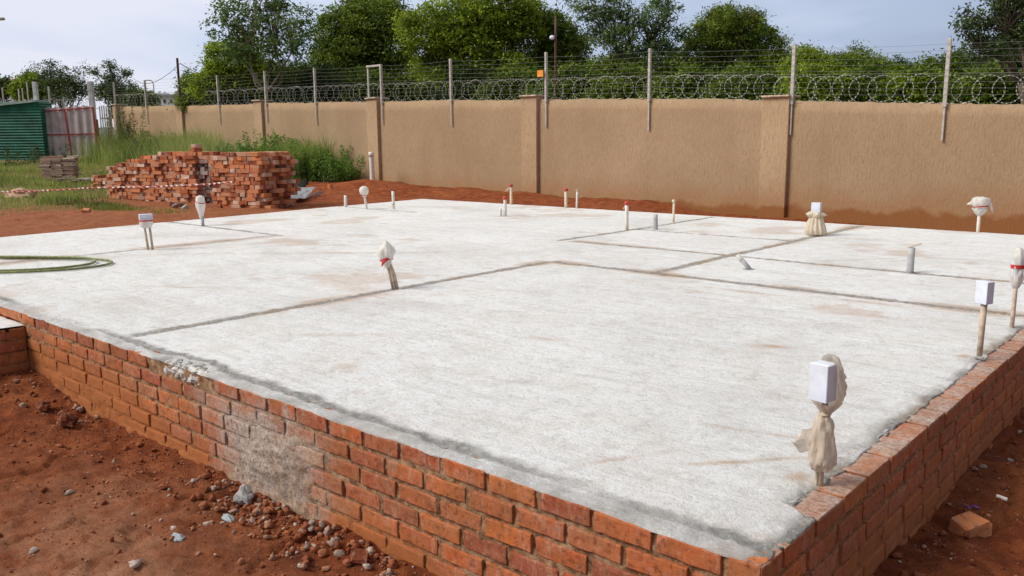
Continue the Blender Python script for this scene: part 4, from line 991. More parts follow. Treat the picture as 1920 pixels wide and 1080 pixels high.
for bi in range(6):
    a0, a1 = bxs[bi], bxs[bi+1]; t = empty('razor_wire_coil', ((a0+a1)/2, YW+.06, float(wtop((a0+a1)/2))), label=blab[bi], cat='razor wire', group=RG)
    mb = MB(); barb = MB(); cx0 = (a0+a1)/2; z0 = float(wtop(cx0)); sp_ = .285; n = int((a1-a0)/sp_); ph_ = rng.uniform(0, 6)
    for i in range(n+1):
        cx = a0+(a1-a0)*i/n+rng.normal(0, .035)+.06*math.sin(i*.55+ph_); zc = float(wtop(cx))+.225+rng.normal(0, .008); r = .222+rng.normal(0, .014); tw = rng.normal(0, .5); yo = rng.normal(0, .02); el = rng.normal(.98, .07)
        pts = []
        seg_ = 26
        for j in range(seg_+1):
            an = 2*math.pi*j/seg_; pts.append(np.array([cx-cx0+r*el*math.cos(an), yo+.05*math.cos(an)+tw*.1*math.sin(an), zc-z0+r*math.sin(an)]))
        mb.tube(pts, .0022, 4, caps=False)
        nb = 22
        for j in range(nb):
            an = 2*math.pi*(j+.5)/nb; c = np.array([cx-cx0+r*el*math.cos(an), yo+.05*math.cos(an), zc-z0+r*math.sin(an)]); td = np.array([-math.sin(an), 0, math.cos(an)]); rd = np.array([math.cos(an), 0, math.sin(an)])
            mb.add([c-td*.016, c+rd*.010, c+td*.016, c-rd*.010], [[0, 1, 2, 3]])
    mb.build('coil', M_razor, t)
    mb = MB(); mb.tube([(a0-cx0, 0, float(wtop(a0))+.46-z0), (0, 0, .45), (a1-cx0, 0, float(wtop(a1))+.46-z0)], .0035, 4); mb.build('support_wire', M_wire, t)
# brown pole with white lamp and orange warning sign by the central post
q0 = onY(1022, 190, YW-.085); zt = onY(1022, 40, YW-.085)[2]
t = empty('lamp_pole', (q0[0], YW+.28, 0), label='thin brown pole with a small white lamp, rising above the central fence post', cat='pole')
mb = MB(); mb.tube([(0, 0, 0), (0, 0, zt-.28), (0, 0, zt+.15)], [.03, .028, .022], 8); mb.build('pole', M_brown, t, smooth=True)
mb = MB(); zl = onY(1018, 72, YW+.2)[2]; lump(mb, (-.05, -.06, zl), .055, (1.1, 1, .9), 3, 14, 9, .04); mb.build('lamp_head', M_jbox, t, smooth=True)
zs_ = onY(1014, 138, YW-.09)
t = empty('warning_sign', (zs_[0], YW-.11, zs_[2]), label='small plain orange warning plate on the fence by the central post', cat='sign')
M_or = simple('orange_plate', (.78, .30, .035), .5, .12, 8)
mb = MB(); mb.box((0, 0, 0), (.17, .006, .14), ch=.002); mb.build('plate', M_or, t)
M_dk = simple('dark_line', (.05, .04, .03), .6)

# ------------------------------------------------------------------ thick pipe, sheet, tape
q = (-16.27, 11.95); zg = gz1(*q)
t = empty('thick_pipe', (q[0], q[1], zg), label='tall thick cream plastic pipe standing upright in the red earth by the wall', cat='pipe')
hh = onY(700, 285, q[1])[2]-zg
mb = MB(); mb.tube([(0, 0, -.1), (-.005, 0, hh*.5), (-.012, 0, hh)], .062, 20, caps=False); mb.tube([(-.012, 0, hh), (0, 0, -.1)], .056, 20, caps=False); mb.build('pipe', M_pvcw, t, smooth=True)
mb = MB(); mb.tube([(-.012, 0, hh-.12), (-.012, 0, hh)], .067, 20); mb.build('socket', M_pvcw, t, smooth=True)
def cloth(name, P0, U, Vv, nu, nv, hfn, mat, label, cat, thick=.004):
    P0, U, Vv = map(np.array, (P0, U, Vv)); V = []
    for i in range(nu):
        for j in range(nv):
            p = P0+U*(i/(nu-1))+Vv*(j/(nv-1)); p = p.astype(float); p[2] += hfn(i/(nu-1), j/(nv-1)); V.append(p)
    o = mesh_np(name, np.array(V), grid_faces(nu, nv), mat, label=label, cat=cat); s = o.modifiers.new('s', 'SOLIDIFY'); s.thickness = thick; return o
M_blk = simple('black_plastic', (.012, .014, .02), .35, .2, 8, spec=.5)
M_tarp = simple('silver_sheet', (.34, .36, .38), .45, .25, 10, metal=.2, bmp=.01)
zb = -.02
A = G(532, 372, 0); B = G(618, 350, .05); C2 = G(530, 352, .05)
cloth('black_plastic_sheet', (-15.6, 9.2, 0.02), (-1.9, 1.75, .06), (-.75, -.7, .0), 26, 14, lambda u, v: .22*math.sin(v*math.pi)**.6*(1-.35*u)+.05*mnoise.noise(Vector((u*6, v*4, 0)))+gz1(-16, 9.8)-.02, M_blk, 'crumpled black plastic sheeting on the earth right of the brick stack', 'plastic sheet')
c0 = G(545, 374, .0)
def tri_sheet(pts, name, mat, label, cat):
    mb = MB(); n = 7; V = []; Fc = []
    a, b, c, d = [np.array(p, float) for p in pts]
    for i in range(n+1):
        for j in range(n+1):
            u, v = i/n, j/n; p = (a*(1-u)+b*u)*(1-v)+(d*(1-u)+c*u)*v; p[2] += .03*mnoise.noise(Vector((u*5, v*5, 2))); V.append(p)
    for i in range(n):
        for j in range(n): Fc.append([i*(n+1)+j, (i+1)*(n+1)+j, (i+1)*(n+1)+j+1, i*(n+1)+j+1])
    mb.add(V, Fc); o = mb.build(name, mat, label=label, cat=cat); s = o.modifiers.new('s', 'SOLIDIFY'); s.thickness = .006; return o
tri_sheet([G(537, 372, 0.01), G(572, 372, -.02), G(592, 351, .10), G(548, 351, .14)], 'metal_sheet', M_tarp, 'crumpled silver grey sheet leaning in front of the black plastic', 'sheet')
tri_sheet([G(572, 372, -.02), G(602, 364, -.02), G(612, 357, .03), G(590, 361, .05)], 'metal_sheet', M_tarp, 'narrow folded strip of grey sheet lying at the right tip of the silver one', 'sheet')
o = add_brick(meshes_h[0], tuple(G(619, 351, .04)), Euler((.1, 1.4, .4)).to_matrix(), 'lone pale half brick standing at the right end of the black plastic', None)

# ------------------------------------------------------------------ brick stacks
mass = MB()
group_a = 'bricks laid in the long left part of the big stack'; group_b = 'bricks laid in the tall right block of the big stack'; group_c = 'sooty bricks between the two parts of the big stack'
la = 'weathered orange brick in the long left part of the big brick stack'; lb_ = 'weathered red brick in the tall right block of the big brick stack'; lc_ = 'soot blackened brick in the dark gap between the two parts of the big stack'
ind = 0
def stack(origin, ang, W_, D_, courses, hfun, faces, lab, grp, mat=None, limit=1000, hd=.6, x0f=None):
    """courses of bricks; u along the front, v back. exposed ones become objects, the rest go into the shared mass"""
    global ind
    ca, sa = math.cos(ang), math.sin(ang); oz = origin[2]
    for k in range(courses):
        z_ = oz+.0375+k*.0755
        start = x0f(k) if x0f else 0
        for row in range(int(D_/.225)):
            u = start + rng.uniform(0, .06)
            while u < W_:
                hdr = rng.random() < hd
                l = .108 if hdr else .224
                if hfun(u+l/2, row*.225+.11) >= (k+.5)*.0755:
                    nsub = [(0, .222, 0)] if hdr else [(0, .106, 0), (.112, .106, 0)]
                    for (dv, ww, _) in nsub:
                        vv = row*.225 + dv + (.111 if hdr else .053) + rng.normal(0, .020)
                        uu = u + l/2
                        p = (origin[0]+ca*uu-sa*vv, origin[1]+sa*uu+ca*vv, z_+rng.normal(0, .002))
                        e = Euler((rng.normal(0, .015), rng.normal(0, .02), ang+(math.pi/2 if hdr else 0)+rng.normal(0, .06)))
                        front = row == 0 and dv == 0
                        side = faces and uu > W_-.26
                        if (front or (side and row < 3)) and ind < limit:
                            add_brick(meshes[rng.integers(4)], p, e.to_matrix(), lab, grp, mat); ind += 1
                        else:
                            mass.box(p, (.222, .106, .073), R=np.array(e.to_matrix()), ch=.003, jit=.002, tint=rng.random())
                u += l + rng.uniform(.003, .022)
zs0 = -.12
# right block: near corner
PR = G(397, 388, -.1); P2 = G(492, 392, -.1)
angR = math.atan2(P2[1]-PR[1], P2[0]-PR[0]); 
hR = lambda u, v: 1.01+.08*sstep(.25, .5, u)
stack((PR[0], PR[1], zs0), angR+.05, 1.22, .95, 15, hR, True, lb_, group_b, limit=172)
ind_r = ind
# left block, lower, with a stepped left end
PL_ = G(196, 377, -.1); PM = G(393, 384, -.1)
angL = math.atan2(PM[1]-PL_[1], PM[0]-PL_[0]); WL = float(np.hypot(*(PM-PL_)[:2]))
Wd = .42
hL = lambda u, v: .78+.22*sstep(.1, WL*.75, u)+(0.10 if v > .3 else 0)*sstep(.2, .6, u)
stack((PL_[0]+.0, PL_[1], zs0), angL, WL-Wd, .9, 14, hL, False, la, group_a, limit=285, x0f=lambda k: .12*abs(k-3.5)/4+rng.uniform(-.04, .06))
ca, sa = math.cos(angL), math.sin(angL)
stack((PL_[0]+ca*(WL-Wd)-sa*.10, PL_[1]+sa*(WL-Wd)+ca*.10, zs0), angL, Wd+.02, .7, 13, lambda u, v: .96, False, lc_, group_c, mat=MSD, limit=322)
# small side heap at the far left end of the stack
SL = G(172, 356, -.05)
stack((SL[0], SL[1], -.06), angL, .42, .4, 6, lambda u, v: .36-.1*u, False, la, group_a, limit=334)
# the column of three odd bricks on the ridge
for i in range(3):
    pp = onY(368, 284-i*8, 6.75)
    add_brick(meshes[i], (pp[0], pp[1], .87+.075*i+.03), Euler((.02*i, .03, angL+math.pi/2+.25*i-.3)).to_matrix(), ['dark lowest brick of the little column on top of the stack', 'middle brick of the little column on top of the stack', 'bright orange topmost brick standing above the whole stack'][i], None, MSD if i == 0 else None)
for i in range(3):
    pp = onY(368, 284-i*8, 6.75)
# tumbled bricks at the foot
TG = 'broken bricks tumbled at the foot of the stack'
for i in range(26):
    u = rng.random(); gx_, gy_ = (G(445+92*u, 392-14*u+rng.uniform(-14, 2), -.1))[:2]
    add_brick(meshes_h[i % 2] if i % 3 else meshes[i % 4], (gx_, gy_, gz1(gx_, gy_)+rng.uniform(.02, .11)), Euler((rng.normal(0, .5), rng.normal(0, .5), rng.uniform(0, 6))).to_matrix(), 'broken brick tumbled at the foot of the tall right block', TG)
for i in range(7):
    gx_, gy_ = G(318+rng.uniform(0, 30), 389+rng.uniform(-3, 3), -.1)[:2]
    add_brick(meshes_h[i % 2], (gx_, gy_, gz1(gx_, gy_)+.02), Euler((rng.normal(0, .4), rng.normal(0, .4), rng.uniform(0, 6))).to_matrix(), 'sooty brick fragment on the earth below the dark gap in the stack', 'sooty fragments below the gap', MSD)
o = add_brick(meshes_h[0], (*G(162, 398, -.08)[:2], gz1(*G(162, 398, -.08)[:2])+.03), Euler((.3, .2, .8)).to_matrix(), 'lone orange brick piece at the grass edge left of the big stack', None)
mass.build('stacked_bricks', MSB, label='inner and rear bricks of the big brick stack behind its visible face', cat='bricks', kind='stuff')
# small pale stack
SP = G(80, 342, .05); M_pav = m_stack_brick('pale_paver')
for nd_ in M_pav.node_tree.nodes:
    if nd_.type == 'VALTORGB' and len(nd_.color_ramp.elements) == 6:
        for e_, c_ in zip(nd_.color_ramp.elements, ((.25, .16, .12), (.36, .24, .18), (.45, .33, .25), (.50, .40, .31), (.55, .45, .36), (.62, .54, .44))): e_.color = (*c_, 1)
mb = MB(); mb.box((0, 0, 0), (.30, .16, .05), ch=.006, jit=.005, tint=0.); o = mb.build('paver', M_pav); pm = o.data; bpy.data.objects.remove(o)
fh = _fw[:2]/np.linalg.norm(_fw[:2]); rh = np.array([fh[1], -fh[0]])
SP2 = SP[:2]+fh*0.0; zb_ = gz1(*SP2)-.03
for k in range(13):
    w0 = .0 if k > 1 else .03
    for j in range(3):
        for row in range(2):
            if k > 10 and rng.random() < .3: continue
            p = SP2 + rh*(.16+j*.30+rng.normal(0, .03)) + fh*(row*.2+.02*rng.normal())
            o = bpy.data.objects.new('paver', pm); COL.objects.link(o); o.location = (p[0], p[1], zb_+.03+k*.053)
            o.rotation_euler = (rng.normal(0, .02), rng.normal(0, .03), math.atan2(rh[1], rh[0])+rng.normal(0, .12)); tag(o, 'flat pale paver in the small separate pile left of the big brick stack', 'paver', 'pavers in the small pale pile')
mb = MB(); 
for i in range(9):
    p = SP2+rh*(.9+rng.uniform(0, .8))-fh*(.5+rng.uniform(0, 1.0)); z_ = gz1(*p)+.05; a_ = rng.uniform(-1, .3)
    mb.box((p[0], p[1], z_+.05), (.5, .09, .03), rz=a_, jit=.01)
mb.build('broken_planks', simple('weathered_wood', (.26, .21, .17), .95, .3, 15), label='grey weathered plank scraps between the small paver pile and the big stack', cat='planks', kind='stuff')
# pale sand heap
o = stone1('sand_heap', *(G(40, 369, -.05)[:2]), .30, simple('pale_sand', (.42, .27, .17), .95, .2, 8, bmp=.02), 'low heap of pale sand at the left edge, in front of the grass', 'sand heap', (1.4, 1, .5), 6, .6)
# barrier tape (twisted ribbon)
def m_tape():
    m, nt, b = mat_new('barrier_tape_stripes', .45, .3)
    w_ = N(nt, 'ShaderNodeTexWave'); w_.inputs['Scale'].default_value = 5.0; w_.wave_type = 'BANDS'; w_.bands_direction = 'X'
    nt.links.new(ocoord(nt), w_.inputs[0]); c = ramp(nt, w_.outputs['Fac'], [(.40, (.72, .62, .56)), (.65, (.60, .17, .13))]); nt.links.new(c, b.inputs['Base Color']); return m
pa = atD(-60, 361, 14.2); pb = atD(176, 352, 14.4); pc = atD(398, 345, 14.35); pd = atD(436, 341, 14.3)
L_ = float(np.linalg.norm(pc-pa)); n = 420; P = []; Fc = []
tt = np.linspace(0, 1, n)
for i, s_ in enumerate(tt):
    if s_ < .52: c = pa+(pb-pa)*(s_/.52); c[2] -= .02*math.sin(s_/.52*math.pi)
    elif s_ < .93: c = pb+(pc-pb)*((s_-.52)/.41); c[2] -= .015*math.sin((s_-.52)/.41*math.pi)
    else: c = pc+(pd-pc)*((s_-.93)/.07)
    a_ = s_*150+.8*math.sin(s_*40); hw = .021
    off = np.array([-fh[0]*math.cos(a_)*hw, -fh[1]*math.cos(a_)*hw, math.sin(a_)*hw*.9]); P += [c-off, c+off]
    if i: Fc.append([2*i-2, 2*i-1, 2*i+1, 2*i])
bt = mesh_np('barrier_tape', np.array(P), np.array(Fc), m_tape(), label='twisted red and white barrier tape stretched low in front of the brick stack', cat='tape'); s = bt.modifiers.new('s', 'SOLIDIFY'); s.thickness = .003

# ------------------------------------------------------------------ shed, gate, pickets and things at the far left
M_green = simple('green_sheet_metal', (.012, .125, .075), .5, .25, 3)
M_greenr = simple('pale_green_roof', (.30, .42, .36), .6, .15, 5)
def axes(D): return fh, rh
def corr_panel(o0, ud, L_, z0, z1, pitch, amp, horizontal, n_out, ztopfn=None):
    """corrugated sheet; rib direction horizontal or vertical"""
    nu = int(L_/.3)+2 if horizontal else int(L_/(pitch/8))+1; nv = int((z1-z0)/(pitch/8))+1 if horizontal else 3
    V = np.zeros((nu, nv, 3))
    for i in range(nu):
        u = L_*i/(nu-1); zt_ = z1 if ztopfn is None else ztopfn(u)
        for j in range(nv):
            z_ = z0+(zt_-z0)*j/(nv-1); ph = (z_ if horizontal else u)/pitch*2*math.pi
            a_ = amp*math.sin(ph) if horizontal else amp*np.clip(1.8*math.sin(ph), -1, 1)
            V[i, j] = (o0[0]+ud[0]*u+n_out[0]*a_, o0[1]+ud[1]*u+n_out[1]*a_, z_)
    return V.reshape(-1, 3), grid_faces(nu, nv)
Ds = 31.0
sl = atD(-70, 288, Ds); sr = atD(84, 284, Ds); zt_s = atD(84, 190, Ds)[2]; zb_s = sr[2]-.3
t = empty('garden_shed', (0, 0, 0), label='dark green corrugated metal shed with pale green roof edge at the left edge', cat='shed')
Lq = float(np.linalg.norm(sr[:2]-sl[:2]))
V, Fc = corr_panel(sl, rh, Lq, zb_s, zt_s-.04, .10, .012, True, -fh); mesh_np('wall', V, Fc, M_green, t, smooth=True)
V, Fc = corr_panel(sr, fh, .8, zb_s, zt_s-.04, .10, .012, True, rh); mesh_np('wall', V, Fc, M_green, t, smooth=True)
mb = MB(); tl = atD(-70, 205, Ds)[2]
o0 = sl[:2]-fh*.12-rh*.1; o1 = sr[:2]-fh*.12-rh*.10
mb.add([(*o0, tl), (*o1, zt_s+.03), (*(o1+fh*.9), zt_s+.05), (*(o0+fh*.9), tl+.02), (*o0, tl-.06), (*o1, zt_s-.035), (*(o1+fh*.9), zt_s-.01), (*(o0+fh*.9), tl-.04)], [[0, 1, 2, 3], [7, 6, 5, 4], [4, 5, 1, 0], [5, 6, 2, 1]])
mb.build('roof', M_greenr, t)
Dg = 31.3
gl = atD(86, 284, Dg); gr_ = atD(184, 282, Dg); zg0 = gl[2]-.15; zgt = atD(100, 204, Dg)[2]; zgt2 = atD(180, 199, Dg)[2]
M_gate = simple('pale_corrugated_metal', (.47, .40, .38), .6, .16, 2.5); M_gfr = simple('red_painted_frame', (.33, .035, .035), .6, .25, 6)
t = empty('sheet_metal_gate', (0, 0, 0), label='pale corrugated metal gate in a dark red frame, right of the green shed', cat='gate')
Lg = float(np.linalg.norm(gr_[:2]-gl[:2]))
V, Fc = corr_panel(gl, rh, Lg, zg0, zgt, .30, .02, False, -fh, ztopfn=lambda u: zgt+(zgt2-zgt)*u/Lg+(.05 if (u*3.1) % 1 > .5 else 0)); mesh_np('sheet', V, Fc, M_gate, t)
def fr(u0, z0, u1, z1, w_=.045, nm='frame_bar'):
    mb = MB(); a_ = gl[:2]+rh*u0-fh*.05; b_ = gl[:2]+rh*u1-fh*.05
    if abs(u1-u0) < .2: mb.add([(*(a_-rh*w_/2), z0), (*(a_+rh*w_/2), z0), (*(b_+rh*w_/2), z1), (*(b_-rh*w_/2), z1)]+[(*(q_+fh*.03), z__) for q_, z__ in ((a_-rh*w_/2, z0), (a_+rh*w_/2, z0), (b_+rh*w_/2, z1), (b_-rh*w_/2, z1))], [[0, 1, 2, 3], [4, 7, 6, 5], [0, 3, 7, 4], [1, 5, 6, 2], [3, 2, 6, 7]])
    else: mb.add([(*a_, z0-w_/2), (*b_, z1-w_/2), (*b_, z1+w_/2), (*a_, z0+w_/2)]+[(*(q_+fh*.028), z__) for q_, z__ in ((a_, z0-w_/2), (b_, z1-w_/2), (b_, z1+w_/2), (a_, z0+w_/2))], [[0, 1, 2, 3], [4, 7, 6, 5], [3, 2, 6, 7], [0, 4, 5, 1]])
    mb.build(nm, M_gfr, t)
zz_ = lambda x_, y_: atD(x_, y_, Dg)[2]; uu_ = lambda x_: float((atD(x_, 240, Dg)[:2]-gl[:2])@rh)
fr(uu_(86), zg0-.1, uu_(83), zz_(86, 203), .07); fr(uu_(183), zg0-.1, uu_(182), zz_(183, 201), .05); fr(uu_(134), zg0, uu_(129), zz_(130, 206), .045)
fr(uu_(87), zz_(87, 209), uu_(181), zz_(181, 202.5), .04); fr(uu_(89), zz_(89, 253), uu_(182), zz_(182, 251), .04)
CG = 'concrete and steel posts around the gate'
M_conc = simple('concrete_post', (.50, .50, .49), .85, .2, 6, bmp=.005)
for px_, yt, yb, wd_, D_, lb, m_ in ((79, 155, 290, .14, 31.6, 'tall pale square post between the green shed and the gate', M_conc), (181, 154, 285, .17, 31.8, 'thick pale concrete post at the right end of the metal gate', M_conc),
        (95, 163, 205, .06, 33, 'thin steel post rising just behind the gate sheet, left part', M_galv), (121, 182, 205, .05, 33, 'short stub post behind the middle of the gate', M_galv),
        (8, 165, 200, .05, 36, 'thin post behind the shed roof, at the very left edge', M_galv), (38, 167, 200, .05, 36, 'thin post behind the shed roof, second from the left', M_conc), (45, 166, 200, .05, 36, 'pale post close beside another behind the shed roof', M_galv), (55, 155, 200, .05, 36, 'taller thin post behind the right half of the shed roof', M_galv), (218, 155, 215, .06, 32, 'leaning steel post at the far end of the ochre wall', M_galv)):
    a_ = atD(px_, yb, D_); zt_ = atD(px_, yt, D_)[2]
    mb = MB(); mb.box((0, 0, (zt_-a_[2])/2-.3), (wd_, wd_, zt_-a_[2]+.6), rz=math.atan2(rh[1], rh[0]), ch=.01, jit=.002); o = mb.build('post', m_, label=lb, cat='post', group=CG); o.location = a_
# picket panel
t = empty('picket_panel', (0, 0, 0), label='pale vertical timber pickets between the metal gate and the ochre wall', cat='fence')
M_pk = simple('pale_timber', (.47, .44, .39), .85, .25, 8); M_pkr = simple('rusty_post', (.24, .09, .035), .85, .3, 8)
Dp = 32.0
for i in range(6):
    px_ = 191+i*4.1; a_ = atD(px_, 252, Dp); zt_ = atD(px_, 199+rng.uniform(-1, 1), Dp)[2]; mb = MB(); mb.box((a_[0], a_[1], (a_[2]+zt_)/2), (.045, .02, zt_-a_[2]), rz=math.atan2(rh[1], rh[0])); mb.build('picket', M_pk, t)
for yy_ in (222,):
    a_ = atD(188, yy_, Dp); b_ = atD(213, yy_, Dp); mb = MB(); c = (a_+b_)/2; mb.box((c[0]-fh[0]*.02, c[1]-fh[1]*.02, c[2]), (float(np.linalg.norm(b_-a_)), .02, .05), rz=math.atan2(rh[1], rh[0])); mb.build('rail', M_pk, t)
a_ = atD(187, 285, Dp-.3); zt_ = atD(187, 224, Dp-.3)[2]; mb = MB(); mb.box((a_[0], a_[1], (a_[2]+zt_)/2), (.07, .05, zt_-a_[2]), rz=math.atan2(rh[1], rh[0])); mb.build('end_post', M_pkr, t)
# razor coil behind the gate
t = empty('razor_wire_coil', tuple(atD(140, 195, 33.5)), label='tangled razor wire coil above the metal gate at the far left', cat='razor wire', group=RG)
mb = MB()
for i in range(14):
    c = rh*((i-7)*.16); pts = [(c[0]+rh[0]*.2*math.cos(a), c[1]+rh[1]*.2*math.cos(a), .2*math.sin(a)+.02*rng.normal()) for a in np.linspace(0, 2*math.pi, 18)]; mb.tube(pts, .006, 4, caps=False)
mb.build('coil', M_razor, t)
# street lamps and cables
def street_lamp(px_base, ytop, ybase, D_, arm, label):
    b_ = atD(px_base, ybase, D_); zt_ = atD(px_base, ytop, D_)[2]; t = empty('street_lamp', tuple(b_), label=label, cat='street lamp'); H = zt_-b_[2]
    ar = np.array([rh[0]*arm, rh[1]*arm]); 
    mb = MB(); mb.tube([(0, 0, -1), (0, 0, H*.85), (ar[0]*.25, ar[1]*.25, H*.97), (ar[0]*.9, ar[1]*.9, H)], [.09, .06, .05, .04], 8); mb.build('pole', M_galv, t, smooth=True)
    mb = MB(); mb.box((ar[0], ar[1], H), (.55, .22, .12), rz=math.atan2(rh[1], rh[0]), ch=.03); mb.build('lamp_head', M_brown if arm > 2 else M_galv, t)
street_lamp(291, 151, 200, 95, -.55, 'distant street lamp with a curved arm beyond the end of the wall')
street_lamp(-48, 41, 260, 38, 1.62, 'street lamp whose dark head pokes in at the upper left edge')
mb = MB(); e0 = atD(338, 119, 29); e1 = atD(250, 147, 60); e2 = atD(402, 132, 60)
pts = [e1+(e0-e1)*s_-np.array([0, 0, .5*4*s_*(1-s_)]) for s_ in np.linspace(0, 1, 9)]; mb.tube(pts, [.02-.010*s_ for s_ in np.linspace(0, 1, 9)], 4)
pts = [e0+(e2-e0)*s_-np.array([0, 0, .3*4*s_*(1-s_)]) for s_ in np.linspace(0, 1, 9)]; mb.tube(pts, .016, 4)
mb.build('overhead_cable', M_brown, label='thin overhead cable running through the top of the tall dark post', cat='cable')

# ------------------------------------------------------------------ vegetation
def leaf_quads(P, Nrm, L, W, tint):
    """rhombic leaves at P with normals Nrm"""
    n = len(P); a = rng.normal(size=(n, 3)); t = np.cross(Nrm, a); t /= np.linalg.norm(t, axis=1, keepdims=True)+1e-9; b = np.cross(Nrm, t)
    L = L[:, None]; W = W[:, None]
    V = np.stack([P-t*L/2, P+b*W/2+Nrm*W*.15, P+t*L/2, P-b*W/2+Nrm*W*.15], 1).reshape(-1, 3)
    Fc = np.arange(n*4).reshape(n, 4); return V, Fc, tint
G_dense = [(.035, .062, .008), (.088, .14, .016), (.16, .235, .024), (.29, .36, .045)]
G_bright = [(.05, .085, .008), (.13, .19, .014), (.25, .35, .022), (.42, .52, .05)]
G_dark = [(0.031, 0.049, 0.019), (0.054, 0.084, 0.03), (0.085, 0.128, 0.041), (0.142, 0.203, 0.061)]
G_pinn = [(0.044, 0.077, 0.025), (0.081, 0.14, 0.039), (0.132, 0.21, 0.053), (0.206, 0.28, 0.084)]
G_yel = [(.05, .07, .012), (.10, .13, .02), (.17, .18, .03), (.25, .22, .04)]
ML = {k: m_leaf('leaves_'+k, c, .45) for k, c in dict(dense=G_dense, bright=G_bright, dark=G_dark, pinnate=G_pinn, yellow=G_yel).items()}
def tree(name, label, lobes, D, mat, nclump, nleaf, leaf, spread, base_px, airy=False, core=None, trunk_r=.12, group='trees beyond the boundary wall', bark=None, hue=0.0, ycol=None):
    """lobes: (px, py, rpx[, ry]) in the photograph, built as volumes at distance D"""
    k = D/F; bpt = atD(base_px, 300, D); gz_ = .0
    base = np.array([bpt[0], bpt[1], gz_])
    root = empty(name, tuple(base), label=label, cat='tree', group=group)
    C = []; tot = sum(l[2]**2 for l in lobes)
    clumps = []
    for l in lobes:
        px_, py_, r = l[:3]; ry = l[3] if len(l) > 3 else r
        dd = rng.uniform(-.25, .25)*r*k*2
        c = atD(px_, py_, D) + np.array([fh[0], fh[1], 0])*dd
        m = max(3, int(nclump*(.95 if airy else 1.25)*r*r/tot))
        d = rng.normal(size=(m, 3)); d /= np.linalg.norm(d, axis=1, keepdims=True)
        rad = rng.random(m)**(1/ (3.6 if not airy else 2.2))
        cl = c + d*rad[:, None]*np.array([r*k, r*k, ry*k])*(1.06 if not airy else 1.0)
        clumps.append(cl)
    clumps = np.concatenate(clumps); clumps = clumps[clumps[:, 2] > .1]
    m = len(clumps); per = max(4, int(nleaf*(.85 if airy else 1.45)/m)); trunk_r = trunk_r*(.6 if airy else 1)
    sp_ = spread*rng.uniform(.6, 1.4, m)
    off = rng.normal(size=(m, per, 3))*sp_[:, None, None]*np.array([1, 1, .6])
    P = (clumps[:, None]+off).reshape(-1, 3); n = len(P)
    nr = rng.normal(size=(n, 3))*.8 + np.array([0, 0, .75]) + np.repeat((clumps-clumps.mean(0)), per, 0)*.12
    nr /= np.linalg.norm(nr, axis=1, keepdims=True)
    ct = np.repeat(np.clip(rng.normal(.47, .24, m), 0, 1), per)
    tint = np.clip(ct + rng.normal(0, .15, n) + hue + .07, 0, 1)
    Ls = leaf[0]*1.12*rng.uniform(.6, 1.35, n); Ws = leaf[1]*rng.uniform(.7, 1.3, n)
    V, Fc, _ = leaf_quads(P-base, nr, Ls, Ws, tint)
    mesh_np('crown', V, Fc, mat, root, attrs={'tint': ('FACE', tint)})
    mb = MB(); cen = clumps.mean(0)-base; zlow = np.percentile(clumps[:, 2], 6)-base[2]
    fork = np.array([cen[0]*.5, cen[1]*.5, max(.6, zlow*.75)])
    mb.tube([(0, 0, -.3), fork*np.array([.4, .4, .5]), fork], [trunk_r*1.25, trunk_r, trunk_r*.85], 8)
    nl = 7
    ends = clumps[rng.choice(m, min(m, 130 if airy else 34), replace=False)]-base
    hubs = clumps[rng.choice(m, nl, replace=False)]-base
    for h in hubs:
        h2 = fork+(h-fork)*.6; mid = (fork+h2)/2+rng.normal(0, .12, 3); mb.tube([fork, mid, h2], [trunk_r*.6, trunk_r*.42, trunk_r*.28], 6)
    for e in ends:
        hb = min([fork+(h-fork)*.6 for h in hubs], key=lambda h: np.linalg.norm(h-e)); mid = (hb+e)/2+rng.normal(0, .10, 3)
        mb.tube([hb, mid, e], [trunk_r*.25, trunk_r*.15, trunk_r*.06], 4, caps=False)
    mb.build('trunk', bark or M_bark, root, smooth=True)
    return root
tree('loose_tree', 'tall open tree with pale branches and sky between its leaves, left of the wall trees', [(430, 40, 34), (470, 15, 40), (520, 35, 45), (560, 70, 34), (480, 75, 45), (530, 105, 40), (440, 95, 30), (568, 130, 26), (500, -30, 45), (420, 10, 18), (575, 30, 18), (590, 90, 14), (400, 62, 10)], 27, ML['pinnate'], 340, 9500, (.12, .055), .13, 500, airy=True, bark=M_barkp)
tree('bushy_tree', 'dense yellow green tree below the tall open one, just behind the wall', [(420, 110, 30), (450, 135, 38), (500, 150, 38), (550, 160, 34), (410, 150, 30), (470, 90, 22), (385, 165, 26), (570, 145, 22)], 28.5, ML['bright'], 500, 22000, (.10, .05), .15, 470)
for i, (cx_, top_, D_) in enumerate(((350, 128, 29), (366, 134, 29.5), (392, 112, 30), (378, 140, 31))):
    tree('conifer', ['slender conifer nearest the tall dark topped post', 'small pointed conifer second from the tall dark topped post', 'tallest pointed conifer left of the bushy yellow green tree', 'short conifer hidden low between two taller ones'][i], [(cx_, top_+10, 3, 10), (cx_, top_+28, 7, 12), (cx_, top_+48, 10, 14), (cx_, top_+68, 12, 14)], D_, ML['dense'], 130, 5000, (.08, .03), .09, cx_, trunk_r=.06, group='pointed conifers behind the far wall')
tree('dense_tree', 'dense round dark green tree right of the gap of sky', [(640, 60, 42), (690, 55, 48), (660, 110, 46), (620, 110, 32), (730, 90, 45), (700, 140, 42), (640, 155, 34), (608, 150, 22), (670, 20, 26), (760, 140, 34), (720, 20, 26)], 30, ML['dense'], 760, 34000, (.115, .06), .17, 680)
tree('loose_tree', 'dark feathery treetop rising out of frame above the dense round tree', [(700, 5, 26), (730, -5, 24), (675, 12, 16), (745, 22, 18), (720, 35, 20)], 31.5, ML['dark'], 120, 4200, (.13, .05), .13, 710, airy=True)
